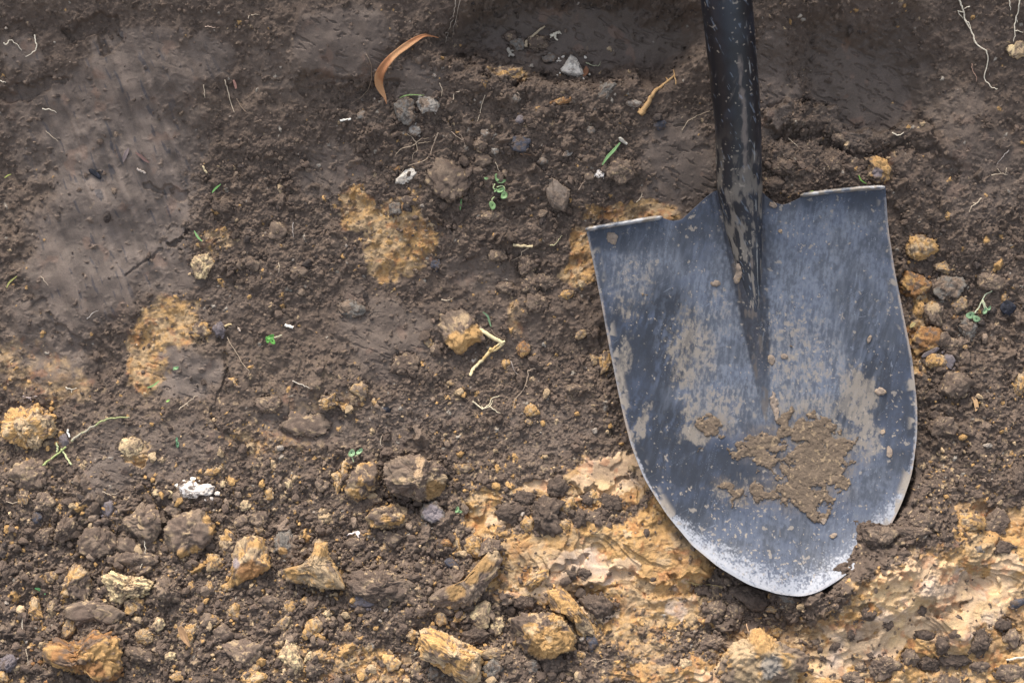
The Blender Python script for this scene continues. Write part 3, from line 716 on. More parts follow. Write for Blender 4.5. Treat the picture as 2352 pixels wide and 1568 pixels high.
cp(CC, 5, [(650, 600), (820, 555), (900, 620), (940, 690), (985, 780), (880, 810), (845, 850), (830, 880), (780, 880), (735, 830), (700, 800), (660, 720)], 'brown', 'large brown clod with an orange foot, behind the bent stalk', ht=28, rr=.15,
   accent=[(1053, 788, 27, ORANGE), (1078, 780, 24, ORANGE), (1068, 730, 12, TAN), (1090, 760, 16, ORANGE)])
# -- lower left
cp(SC, 7, [(805, 430), (880, 400), (960, 330), (1050, 340), (1105, 420), (1110, 540), (1060, 600), (960, 585), (880, 520), (840, 480)], 'brown', 'angular brown clod, left one of the two big plates below the white lumps', ht=30, rr=.12)
cp(SC, 7, [(1130, 480), (1200, 420), (1300, 385), (1385, 380), (1440, 450), (1482, 520), (1440, 640), (1380, 670), (1250, 715), (1150, 715), (1125, 600)], 'brown', 'big angular brown clod with orange right rim, below the white lumps', ht=40, rr=.12,
   accent=[(478, 1190, 10, ORANGE), (493, 1215, 12, ORANGE), (425, 1273, 16, ORANGE), (450, 1262, 14, ORANGE)])
cp(CC, 7, [(1580, 680), (1620, 600), (1700, 560), (1800, 560), (1835, 640), (1860, 770), (1760, 850), (1700, 860), (1620, 910), (1570, 860), (1590, 760)], 'orange', 'upright orange clod with a sheared rust face, lower left', ht=40, rr=.14,
   accent=[(580, 1310, 30, RUST * 1.3), (545, 1290, 10, PURP * 1.6)])
cp(CC, 7, [(1930, 790), (2060, 760), (2120, 700), (2160, 640), (2165, 580), (2245, 600), (2260, 700), (2320, 790), (2370, 900), (2330, 925), (2200, 930), (2120, 900), (2010, 890), (1960, 870)], 'tan', 'horned tan and orange clod with a dark hollow beneath', ht=44, rr=.10, emb=.45,
   accent=[(740, 1265, 20, ORANGE * 1.1), (672, 1310, 16, ORANGE * .8), (735, 1290, 24, TAN * 1.1)])
cp(CC, 7, [(405, 920), (450, 840), (480, 760), (560, 755), (630, 820), (640, 960), (600, 1020), (520, 985), (430, 985)], 'mixed', 'crumbly tan-brown clod left of the cream-coloured one', ht=34, rr=.2)
cp(CC, 7, [(690, 840), (760, 795), (860, 830), (980, 840), (1060, 880), (1040, 950), (980, 985), (880, 990), (840, 1030), (740, 1020), (700, 940)], 'cream', 'cream-yellow crumbly clod, the palest in the lower left', ht=34, rr=.26)
cp(SC, 7, [(1060, 860), (1120, 820), (1200, 870), (1250, 950), (1240, 1010), (1150, 1035), (1070, 1000)], 'soil', 'brown clod right of the cream-yellow one', ht=30, rr=.2)
cp(CC, 7, [(285, 1290), (400, 1255), (460, 1290), (560, 1260), (640, 1200), (700, 1230), (760, 1210), (830, 1240), (850, 1330), (855, 1480), (800, 1550), (700, 1567), (640, 1500), (560, 1510), (430, 1480), (300, 1400)], 'rust', 'largest rust-brown rough clod in the bottom left corner area', ht=54, rr=.24)
cp(CC, 7, [(860, 1310), (940, 1320), (1050, 1360), (1078, 1420), (1000, 1440), (900, 1420), (850, 1380)], 'soil', 'sloping brown clod right of the largest rust clod', ht=26)
cp(SC, 7, [(220, 560), (280, 510), (370, 500), (380, 600), (320, 625), (250, 600)], 'soil', 'left half of a split brown clod near the left edge', ht=20)
cp(SC, 7, [(370, 590), (395, 470), (440, 430), (525, 430), (530, 560), (470, 590), (420, 612)], 'soil', 'right half of a split brown clod near the left edge', ht=26)
for a in [
 (SC, 7, 205, 145, 110, 88, 'brown', 'rounded brown clod under the foot of the long stalk'),
 (SC, 7, 165, 290, 36, 60, 'mixed', 'upright ochre-brown lump near the left edge'),
 (SC, 7, 300, 330, 74, 56, 'brown', 'brown lump right of the upright ochre-brown one'),
 (ST, 7, 255, 440, 36, 40, 'slate', 'blue-grey pebble above the split clod', dict(planes=6)),
 (SC, 7, 675, 610, 112, 88, 'soil', 'wide brown clod below left of the two big plates'),
 (SC, 7, 868, 628, 60, 52, 'soil', 'brown clod below the left big plate'),
 (SC, 7, 930, 728, 150, 54, 'soil', 'long flat brown clod with a pale hair-thin root over it'),
 (SC, 7, 1185, 385, 52, 44, 'brown', 'squared brown lump touching the upper left of the orange-rimmed clod'),
 (ST, 7, 740, 375, 48, 50, 'purple', 'smooth mauve chip left of the two big plates', dict(rot=-40, ht=8, rr=.05)),
 (CC, 7, 1565, 615, 66, 84, 'mixed', 'brown and orange lump between the big plate and the upright orange clod'),
 (CC, 7, 1470, 745, 60, 64, 'orange', 'flat orange triangle-shaped clod below the orange-rimmed one', dict(planes=5)),
 (SC, 7, 1950, 620, 70, 96, 'grey', 'grey-brown clod with an orange spot, left of the horned clod', dict(rot=25, accent=[(650, 1263, 10, ORANGE)])),
 (SC, 7, 1770, 440, 60, 40, 'soil', 'brown lump above the upright orange clod'),
 (SC, 7, 1650, 465, 46, 34, 'brown', 'tilted brown lump up and left of the upright orange clod', dict(rot=35)),
 (CC, 7, 1775, 520, 34, 34, 'tan', 'small tan lump on the upper right of the upright orange clod'),
 (CC, 7, 1685, 355, 42, 30, 'pale', 'pale tan crumbly bit right of the white lumps'),
 (CC, 7, 1840, 270, 28, 48, 'orange', 'upright orange lump in the upper part of the lower left'),
 (CC, 7, 1975, 212, 28, 40, 'pale', 'pale upright bit right of the upright orange lump'),
 (CC, 7, 1525, 210, 20, 24, 'pale', 'tiny cream lump just right of the white lumps'),
 (CC, 7, 1080, 270, 34, 26, 'pale', 'pale yellowish lump left below the white lumps'),
 (CC, 7, 1155, 275, 26, 24, 'cream', 'cream bit directly under the white lumps'),
 (CC, 7, 1455, 118, 56, 30, 'orange', 'flat orange flake above the white lumps', dict(rot=15, ht=6)),
 (SC, 7, 2200, 215, 44, 48, 'brown', 'brown rounded lump left of the orange striped one'),
 (CC, 7, 2312, 180, 38, 70, 'gold', 'yellow-orange striped lump left of the tall brown clod'),
 (CC, 7, 245, 1070, 48, 84, 'orange', 'upright orange flake near the left edge, lower left', dict(rot=12)),
 (CC, 7, 232, 945, 26, 14, 'tan', 'tiny tan lump beside the green scrap'),
 (ST, 7, 595, 1115, 24, 14, 'char', 'small flat blue-black stone above the largest rust clod', dict(ht=5)),
 (SC, 7, 640, 1080, 170, 76, 'brown', 'broad brown lump with cream specks above the largest rust clod'),
 (SC, 7, 930, 1050, 70, 60, 'mixed', 'speckled brown lump below the cream-yellow clod'),
 (CC, 7, 1085, 1165, 46, 50, 'pale', 'pale pitted lump in the lower left middle'),
 (CC, 7, 990, 1250, 78, 52, 'tan', 'grooved tan lump below left of the pale pitted one', dict(rot=-20)),
 (CC, 7, 1598, 1080, 42, 60, 'orange', 'orange bean-shaped lump in the lower left middle', dict(rot=-25)),
 (CC, 7, 1550, 918, 40, 30, 'orange', 'orange flake under the upright orange clod', dict(rot=-30)),
 (CC, 7, 1770, 905, 20, 13, 'orange', 'tiny orange chip at the foot of the upright orange clod'),
 (CC, 7, 1432, 905, 26, 34, 'orange', 'small orange lump below the flat orange triangle'),
 (CC, 7, 1305, 905, 20, 38, 'orange', 'narrow orange sliver right of the brown clod', dict(rot=35)),
 (CC, 7, 1280, 935, 18, 18, 'orange', 'tiny orange lump beside the narrow orange sliver'),
 (CC, 7, 2088, 1005, 28, 24, 'orange', 'small orange cube-like lump beneath the horned clod'),
 (CC, 7, 1970, 1050, 50, 38, 'mixed', 'orange-brown lump below the horned clod, above the tan streak'),
 (CC, 7, 1440, 1150, 66, 46, 'mixed', 'ochre-brown rounded lump left of the orange bean-shaped one'),
 (SC, 7, 1530, 1235, 56, 56, 'soil', 'brown lump below the ochre-brown rounded one'),
 (CC, 7, 1300, 1230, 46, 76, 'orange', 'orange lump held in the curled clay peel'),
 (SC, 7, 1690, 1370, 134, 84, 'brown', 'large brown clod with a pale lower corner, bottom middle left', dict(rot=-20)),
 (CC, 7, 1740, 1465, 36, 26, 'tan', 'tan lump at the lower corner of the large brown clod'),
 (CC, 7, 1995, 1395, 72, 100, 'pale', 'tan and orange smeared clod near the bottom', dict(rot=15)),
 (CC, 7, 2190, 1372, 50, 36, 'orange', 'oval orange-brown lump right of the smeared clod'),
 (CC, 7, 2118, 1390, 26, 44, 'cream', 'cream lump between the smeared clod and the oval one'),
 (CC, 7, 2150, 1195, 58, 56, 'orange', 'crumbly orange clod above the oval one'),
 (CC, 7, 1930, 1165, 66, 34, 'tan', 'thin tan flake left of the crumbly orange clod', dict(rot=40, ht=7)),
 (SC, 7, 2145, 1470, 66, 50, 'soil', 'round dark lump below the oval orange-brown one'),
 (CC, 7, 2238, 1095, 32, 30, 'pale', 'pale lump above the crumbly orange clod'),
 (CC, 7, 1168, 1385, 36, 28, 'cream', 'cream ring-like lump near the bottom left'),
 (SC, 7, 60, 1430, 64, 70, 'purple', 'grey-mauve lump in the bottom left corner'),
 (CC, 7, 1910, 1300, 40, 20, 'orange', 'thin orange chip above the smeared clod'),
 (CC, 7, 1730, 1530, 90, 44, 'gold', 'yellow-orange lump cut by the bottom edge, under the large brown clod'),
 (CC, 7, 1215, 1525, 40, 34, 'orange', 'orange lump close to the bottom edge, left'),
 (CC, 7, 20, 1530, 44, 56, 'orange', 'orange clod cut by the bottom left corner'),
 (CC, 7, 840, 905, 44, 36, 'mixed', 'brown-orange bit leaning on the cream-yellow clod', dict(emb=.8)),
 (CC, 7, 360, 850, 60, 40, 'mixed', 'ochre-flecked soil lump left of the crumbly tan-brown clod'),
 (CC, 7, 480, 1190, 50, 70, 'tan', 'tan upright lump rising behind the largest rust clod', dict(rot=-30)),
 (SC, 7, 1850, 1010, 60, 40, 'soil', 'brown clod left of the small orange cube-like lump'),
 (SC, 7, 1500, 440, 30, 26, 'soil', 'small brown lump right of the orange-rimmed clod'),
]:
    kw = a[8] if len(a) > 8 else {}
    cl(*a[:8], **kw)
# -- lower middle
cp(CC, 8, [(280, 60), (380, 10), (520, 0), (600, 40), (700, 80), (735, 150), (710, 230), (690, 290), (600, 320), (540, 330), (440, 290), (330, 270), (280, 180)], 'brown', 'big rounded brown clod with a pale smeared facet, lower centre', ht=48, rr=.11, emb=.4,
   accent=[(968, 1060, 12, PALE * .8), (963, 1085, 10, PALE * .75), (1000, 1125, 24, ORANGE * .6), (926, 1100, 10, TAN)])
cp(CC, 8, [(40, 150), (130, 50), (220, 60), (270, 150), (270, 230), (180, 290), (110, 335), (30, 290), (20, 220)], 'mixed', 'ochre-brown domed clod left of the big clod with the pale facet', ht=38, rr=.12)
cp(CC, 8, [(160, 430), (210, 370), (370, 335), (440, 370), (480, 430), (420, 520), (300, 520), (180, 500)], 'mixed', 'brown clod with orange crumbs under the big pale-faceted clod', ht=34, rr=.2)
cp(SC, 8, [(530, 400), (560, 340), (640, 320), (690, 380), (730, 440), (690, 480), (600, 470), (540, 440)], 'grey', 'greyish smeared lump propping the big pale-faceted clod', ht=20, rr=.1, accent=[(995, 1178, 22, PURP * 1.5)])
cp(CC, 8, [(565, 1000), (640, 930), (780, 890), (890, 830), (940, 740), (1000, 660), (1070, 655), (1105, 720), (1060, 830), (1000, 900), (960, 960), (880, 1045), (760, 1068), (630, 1045)], 'brown', 'long bent slab of brown clay with an orange upper face', ht=24, rr=.10, emb=.5, planes=6,
   accent=[(1110, 1290, 24, ORANGE * .75), (1080, 1320, 20, ORANGE * .75), (1045, 1355, 22, ORANGE * .7), (1135, 1270, 16, TAN)])
cp(SC, 8, [(930, 700), (950, 610), (1000, 575), (1080, 590), (1105, 660), (1060, 670), (1000, 680)], 'soil', 'grey-brown lump at the upper end of the long bent slab', ht=30, emb=.7)
cp(CC, 8, [(520, 1200), (600, 1185), (660, 1210), (800, 1270), (960, 1350), (965, 1440), (955, 1540), (900, 1590), (800, 1560), (700, 1500), (620, 1440), (530, 1390), (520, 1300)], 'gold', 'large golden angular chunk of clay at the bottom middle', ht=58, rr=.13, emb=.4, planes=12)
cp(CC, 8, [(1130, 1120), (1220, 1090), (1380, 1080), (1500, 1090), (1600, 1180), (1615, 1290), (1590, 1340), (1480, 1380), (1360, 1410), (1250, 1370), (1180, 1290), (1160, 1200)], 'mixed', 'wide brown clod with an orange lower side, under the exposed clay', ht=50, rr=.15,
   accent=[(1240, 1483, 26, ORANGE * .8), (1290, 1465, 22, ORANGE * .7), (1260, 1490, 20, ORANGE)])
cp(CC, 8, [(1400, 930), (1480, 900), (1560, 960), (1640, 1060), (1760, 1210), (1760, 1270), (1680, 1290), (1610, 1250), (1590, 1170), (1500, 1080), (1420, 1070)], 'orange', 'orange-brown slab slanting behind the wide brown clod', ht=34, rr=.13, planes=6)
cp(CC, 8, [(1230, 900), (1290, 830), (1340, 790), (1410, 780), (1415, 840), (1360, 880), (1300, 945), (1260, 940)], 'orange', 'jagged orange clod standing on the smooth exposed clay', ht=26, rr=.2)
cp(SC, 8, [(1610, 990), (1680, 960), (1800, 975), (1860, 1030), (1840, 1100), (1740, 1130), (1680, 1090), (1640, 1050)], 'dark', 'flat blackish clod in the hollow below the exposed clay', ht=26, rr=.1)
cp(SC, 8, [(0, 880), (60, 800), (300, 790), (480, 860), (545, 960), (500, 1040), (400, 1020), (300, 1050), (180, 1010), (40, 950)], 'soil', 'broad overhanging bank of brown soil left of the bent slab', ht=34, rr=.18)
cp(CC, 8, [(850, 1120), (900, 1040), (970, 1000), (1015, 1010), (1015, 1120), (1000, 1190), (930, 1215), (890, 1180)], 'pale', 'tan leaf-shaped plate with dark grains, below the bent slab', ht=14, rr=.07, planes=4)
for a in [
 (CC, 8, 1062, 1170, 50, 68, 'pale', 'pale tan block right of the leaf-shaped plate', dict(planes=7)),
 (CC, 8, 800, 1120, 70, 24, 'orange', 'curled orange flake under the bent slab', dict(rot=30, ht=9)),
 (SC, 8, 1175, 398, 108, 66, 'dark', 'dark crumbly clod lying on the clay, left of the pair'),
 (SC, 8, 1395, 415, 108, 118, 'dark', 'dark crumbly clod lying on the clay, right of the pair', dict(rr=.22)),
 (SC, 8, 1240, 295, 66, 44, 'dark', 'small dark clod above the pair on the clay'),
 (SC, 8, 1480, 235, 66, 60, 'dark', 'dark clod at the left end of the pale smeared clay'),
 (CC, 8, 1535, 360, 60, 52, 'orange', 'blocky orange clod between dark clods on the clay', dict(planes=7)),
 (CC, 8, 1715, 290, 36, 42, 'orange', 'wedge-shaped orange clod on the pale smeared clay', dict(planes=6)),
 (SC, 8, 1632, 440, 44, 54, 'dark', 'dark lump right of the blocky orange clod'),
 (SC, 8, 1680, 310, 46, 40, 'dark', 'dark lump touching the wedge-shaped orange clod'),
 (SC, 8, 1840, 330, 76, 48, 'dark', 'row of dark crumbs welded together on the pale clay'),
 (CC, 8, 1520, 490, 40, 40, 'orange', 'orange crumbly lump under the blocky orange clod', dict(rot=35)),
 (CC, 8, 1270, 480, 44, 50, 'orange', 'orange lump wedged between the pair of dark clods'),
 (SC, 8, 1655, 815, 38, 26, 'dark', 'small dark lump alone on the smooth exposed clay'),
 (SC, 8, 1550, 825, 40, 30, 'dark', 'small dark lump left of the lone one on the smooth clay'),
 (SC, 8, 1572, 790, 22, 22, 'dark', 'tiny dark lump just above two others on the smooth clay'),
 (SC, 8, 1250, 1010, 72, 46, 'dark', 'dark lump at the foot of the jagged orange clod'),
 (CC, 8, 900, 625, 60, 66, 'orange', 'orange folded clod left of the lump that tops the slab'),
 (CC, 8, 785, 620, 30, 66, 'orange', 'narrow orange curl left of the orange folded clod', dict(rot=12)),
 (CC, 8, 720, 610, 44, 26, 'rust', 'reddish-brown lump beside the narrow orange curl'),
 (CC, 8, 290, 650, 26, 24, 'tan', 'small tan nut-like lump in the lower centre'),
 (SC, 8, 335, 580, 60, 50, 'soil', 'brown lump above the small tan nut-like one'),
 (SC, 8, 95, 620, 72, 36, 'soil', 'low brown lump right of the horned clod'),
 (ST, 8, 140, 1015, 76, 42, 'purple', 'smooth mauve plate under the overhanging bank', dict(ht=9, rr=.05)),
 (CC, 8, 680, 1125, 36, 44, 'tan', 'tan pebble-like lump left of the leaf-shaped plate'),
 (CC, 8, 440, 1090, 46, 22, 'tan', 'flat tan lump below the overhanging bank'),
 (SC, 8, 525, 1075, 32, 46, 'brown', 'upright brown lump below the tip of the overhanging bank', dict(rot=20)),
 (SC, 8, 885, 1250, 90, 56, 'dark', 'dark crumbly clod right above the golden chunk', dict(rr=.22)),
 (CC, 8, 1035, 1380, 76, 50, 'tan', 'pinkish tan lump right of the golden chunk', ),
 (SC, 8, 1030, 1480, 60, 66, 'grey', 'greyish lump at the right foot of the golden chunk'),
 (CC, 8, 1300, 1450, 46, 44, 'grey', 'light grey-brown pebble under the wide brown clod'),
 (SC, 8, 1440, 1440, 80, 60, 'dark', 'dark crumbly clod at the bottom, below the wide brown clod', dict(rr=.22)),
 (CC, 8, 480, 1235, 46, 34, 'orange', 'orange bit at the upper left corner of the golden chunk'),
 (CC, 8, 30, 1190, 34, 38, 'orange', 'orange lump left of the golden chunk'),
 (CC, 8, 335, 1420, 56, 50, 'gold', 'golden crumbly lump left of the golden chunk, at the bottom'),
 (CC, 8, 330, 1350, 16, 20, 'gold', 'tiny golden lump above the golden crumbly one'),
 (SC, 8, 620, 1500, 40, 46, 'grey', 'grey lump at the lower left foot of the golden chunk'),
 (CC, 8, 500, 1480, 30, 50, 'tan', 'upright tan lump left of the golden chunk'),
 (SC, 8, 1705, 1290, 34, 42, 'slate', 'dark grey pointed pebble right of the slanting slab'),
 (CC, 8, 1635, 1375, 26, 20, 'orange', 'small orange lump right of the wide brown clod'),
 (CC, 8, 1350, 1320, 60, 40, 'orange', 'orange block on the front of the wide brown clod', dict(emb=1.4)),
 (SC, 8, 2080, 545, 18, 24, 'dark', 'small dark reddish bead near the left edge of the blade tip'),
 (CC, 8, 820, 100, 56, 34, 'mixed', 'brown lump with rusty side right of the big pale-faceted clod'),
 (SC, 8, 760, 760, 54, 30, 'slate', 'bluish dark lump left of the bent slab', dict(rot=-30)),
 (CC, 8, 15, 130, 26, 70, 'gold', 'yellow upright lump at the left of the domed clod'),
 (CC, 8, 215, 310, 46, 26, 'brown', 'small brown lump in the dark gap by the domed clod'),
]:
    kw = a[8] if len(a) > 8 else {}
    cl(*a[:8], **kw)
# -- lower right
cp(SC, 9, [(310, 930), (360, 900), (480, 900), (570, 940), (595, 1020), (560, 1075), (480, 1080), (420, 1020), (340, 960)], 'dark', 'smooth dark clod just below the whitened tip of the blade', ht=26, rr=.06)
cp(SC, 9, [(660, 965), (760, 960), (815, 985), (790, 1020), (730, 1035), (690, 1010)], 'grey', 'greyish chip peeking out under the very tip', ht=14, rr=.1)
cp(CC, 9, [(270, 1360), (330, 1300), (430, 1240), (470, 1180), (520, 1175), (600, 1230), (700, 1290), (800, 1320), (865, 1370), (860, 1440), (800, 1490), (790, 1590), (600, 1600), (400, 1590), (260, 1580), (240, 1460)], 'tan', 'large pointed tan clod at the bottom, right of centre', ht=60, rr=.14, emb=.35, planes=12,
   accent=[(1742, 1465, 30, ORANGE * .95), (1700, 1490, 30, TAN * 1.1), (1760, 1520, 30, GREY), (1840, 1515, 24, SOIL * 1.3)])
for a in [
 (SC, 9, 240, 1070, 66, 60, 'brown', 'brown lump left of the smooth dark clod under the tip'),
 (SC, 9, 365, 1080, 52, 60, 'brown', 'tan-edged brown lump right beside another, under the tip'),
 (SC, 9, 140, 935, 46, 34, 'dark', 'dark reddish lump under the left of the blade tip'),
 (CC, 9, 142, 1145, 36, 18, 'rust', 'small rust-coloured flake below the blade tip', dict(ht=5)),
 (CC, 9, 650, 1225, 40, 36, 'orange', 'orange lump right above the large pointed clod'),
 (CC, 9, 220, 1345, 30, 22, 'orange', 'small orange lump left of the large pointed clod'),
 (CC, 9, 30, 1440, 40, 40, 'pale', 'pale orange lump left of the large pointed clod, at the bottom'),
 (SC, 9, 230, 1290, 74, 46, 'soil', 'crumbly brown lump up and left of the large pointed clod', dict(rr=.24)),
 (SC, 9, 160, 1320, 34, 34, 'soil', 'round brown lump left of a crumbly one, lower right quarter'),
 (CC, 9, 620, 1060, 50, 30, 'tan', 'tan streaked bit below the greyish chip at the tip', dict(ht=6)),
 (SC, 9, 895, 985, 22, 24, 'tan', 'small tan lump right of the very tip'),
 (SC, 9, 1268, 1100, 46, 44, 'dark', 'squared dark lump on the pale clay, the topmost of those there', dict(planes=7)),
 (SC, 9, 1412, 1168, 30, 24, 'dark', 'small dark lump right of the squared one on the pale clay'),
 (SC, 9, 1190, 1142, 14, 16, 'dark', 'tiny dark bead left of the squared lump on the pale clay'),
 (SC, 9, 1162, 1232, 22, 30, 'dark', 'oval dark lump below the squared one on the pale clay'),
 (SC, 9, 1052, 1316, 38, 24, 'dark', 'oblong dark lump on the clay near the large pointed clod', dict(rot=25)),
 (SC, 9, 962, 1395, 18, 16, 'dark', 'tiny dark bead close to the large pointed clod'),
 (SC, 9, 930, 1285, 36, 20, 'soil', 'low brown lump above right of the large pointed clod'),
 (CC, 9, 1200, 1385, 32, 18, 'orange', 'small striped orange chip on the clay near the bottom'),
 (SC, 9, 1287, 1372, 18, 18, 'dark', 'tiny dark bead right of the striped orange chip'),
 (SC, 9, 1228, 1458, 36, 34, 'brown', 'round brown lump under the striped orange chip'),
 (SC, 9, 1385, 1460, 110, 76, 'soil', 'crumbly dark clod at the bottom right of the large pointed one', dict(rr=.22)),
 (SC, 9, 1165, 1530, 66, 36, 'soil', 'brown lump on the bottom edge left of the crumbly dark clod'),
 (SC, 9, 2032, 1292, 72, 74, 'dark', 'large round dark ball of soil on the clay, bottom right'),
 (CC, 9, 2255, 1262, 62, 62, 'brown', 'round brown ball with a tan face beside the right edge', ),
 (SC, 9, 1660, 1240, 56, 28, 'dark', 'flat dark lump left of the round ball of soil'),
 (SC, 9, 1785, 1310, 46, 60, 'dark', 'upright dark lump between flat one and round ball'),
 (SC, 9, 1700, 1430, 72, 50, 'dark', 'dark crumbly lump near the bottom edge, left of a wider one', dict(rr=.22)),
 (SC, 9, 1880, 1410, 90, 42, 'dark', 'wide dark crumbly lump below the round ball of soil', dict(rr=.22)),
 (SC, 9, 1560, 1400, 50, 60, 'soil', 'brown lump right of the crumbly dark clod at the bottom'),
 (SC, 9, 2040, 1450, 56, 34, 'soil', 'low brown lump under the round ball of soil'),
 (ST, 9, 2292, 1022, 48, 32, 'slate', 'slate-coloured stone on the clay by the right edge', dict(rot=20)),
 (ST, 9, 2032, 655, 28, 22, 'grey', 'grey pebble at the top of the pale clay'),
 (SC, 9, 2210, 640, 66, 50, 'dark', 'dark clod at the top right of the pale clay'),
 (SC, 9, 1530, 690, 34, 26, 'dark', 'dark reddish lump at the upper edge of the pale clay'),
 (SC, 9, 1890, 1128, 24, 20, 'dark', 'small dark bead in the middle of the pale clay'),
 (SC, 9, 1650, 1072, 22, 24, 'dark', 'small dark bead beside the long crack in the pale clay'),
 (SC, 9, 2180, 1160, 60, 36, 'dark', 'dark crumbs clump above the brown ball with the tan face'),
 (SC, 9, 2250, 1500, 90, 56, 'soil', 'brown clod in the bottom right corner'),
 (CC, 9, 1590, 540, 120, 50, 'soil', 'crumbly mass between the blade tip and the pale clay'),
]:
    kw = a[8] if len(a) > 8 else {}
    cl(*a[:8], **kw)
# the white chalky pieces, charcoal
clod('chalk_lump', 'chalk lump', 'white chalky lump broken into patches among dark soil', 'white', poly=XP(7, [(1185, 215), (1215, 182), (1275, 178), (1335, 190), (1370, 212), (1430, 200), (1472, 222), (1462, 270), (1420, 290), (1370, 285), (1340, 312), (1300, 300), (1240, 308), (1205, 282), (1215, 250)]), ht=13, rr=.2, emb=.35, planes=4)
ch = clod('charcoal_piece', 'charcoal', 'round black piece of charcoal right of the wilted seedling', 'char', *X(6, 2235, 552), 15, 14, ht=11, rr=.2, group='charcoal bits')
for x, y, a, b, rt, lb, k in [(218, 398, 20, 6, -38, 'blue-black charcoal smear in the smooth grey cut', 0), (889, 940, 9, 5, 0, 'tiny black charcoal grain in the middle of the photo', 0), (1030, 1297, 12, 7, -30, 'small dark charcoal fragment left of the bent slab', 0)]:
    clod('charcoal_piece', 'charcoal', lb, 'char', x, y, a, b, rt, ht=4, rr=.2, group='charcoal bits')
print('clods', NCL, time.time() - T0)

# ------------------------------------------------------------------ loose fine crumbs: stuff
LIBR = [rock(2, 300 + i, 13, .34, (.42, .85)) for i in range(28)]
cr_v, cr_f, cr_c = [], [], []; off = 0
def crumb(px, py, r, colr, A=HB2, emb=.35, flat=.75):
    global off
    x, y, h = at(px, py, A)
    P, Fc = LIBR[random.randrange(28)]
    a = random.random() * 6.28; ca, sa = math.cos(a), math.sin(a)
    Q = P * np.array([1, random.uniform(.65, .95), flat]); Q = Q @ np.array([[ca, sa, 0], [-sa, ca, 0], [0, 0, 1]])
    q = Q * r + np.array([x, y, h + emb * r])
    cr_v.append(q); cr_f.append(Fc + off); off += len(q)
    nse = fbm3(P * 1.0, .5, 2, random.randrange(40))
    cr_c.append(np.asarray(colr)[None] * (1 + .25 * nse)[:, None])
cnt = 0
while cnt < 9500:
    px, py = random.uniform(-60, 2412), random.uniform(-60, 1628)
    x, y = px - 1176, 784 - py
    j, i = int(x / G + NX / 2), int(y / G + NY / 2)
    if not (0 <= i < NY and 0 <= j < NX) or BLADE_CUT[i, j]: continue
    mo = m_orange[i, j]; dn_ = crumb_dens[i, j]
    lower = 1 if py > 1100 else .55
    if random.random() > max(dn_ * lower,   .08 if mo > .5 and py > 1050 else .03): continue
    r = min(16, 3.4 * (random.random() ** (-.45 if py > 1080 and px < 1500 else -.36)))
    if py < 260 and r > 7: continue
    if HEAPM[i, j] and r > 10: continue
    u = random.random(); tone = random.gauss(1, .16)
    co = SOIL * 1.05 * tone if u < .72 else (SOIL_L * tone if u < .86 else SOIL_D * 1.2)
    if u > .87 and py > 900: co = (ORANGE * .85 if random.random() < .5 else TAN) * tone
    if u > .993: co = np.array([.30, .25, .20])
    crumb(px, py, r, co); cnt += 1
for (qx, qy, rr_, tn_) in SKIRT:
    crumb(qx, qy, rr_, (SOIL * random.gauss(1.05, .15)) if random.random() < .8 else np.array(tn_) * random.gauss(1, .12), HB2, .25)
# crumbs strewn along the rim where the tip of the spade goes in
for _ in range(800):
    t = random.random(); k = t * (len(HEAP) - 1)
    P_ = [(1962, 1203), (1990, 1197), (2020, 1200), (2055, 1180)] if random.random() < .4 else [(1958, 1215), (1955, 1240), (1938, 1275), (1918, 1300), (1905, 1335), (1897, 1358)]
    q = interp_poly(P_, 30)[random.randrange(30)]
    crumb(q[0] + random.gauss(7, 10), q[1] + random.gauss(7, 10), min(12, 3.2 * random.random() ** -.5), SOIL * random.gauss(1, .15), HB, .2)
V = np.concatenate(cr_v); F = np.concatenate(cr_f)
o = mk('soil_crumbs', V, F, (0, 0, 0), M_CLOD, np.concatenate(cr_c), smooth=False)
tag(o, 'fine loose brown and ochre soil crumbs strewn over the pit', 'soil crumbs', kind='stuff')
del V, F, cr_v, cr_f, cr_c
print('crumbs', time.time() - T0)

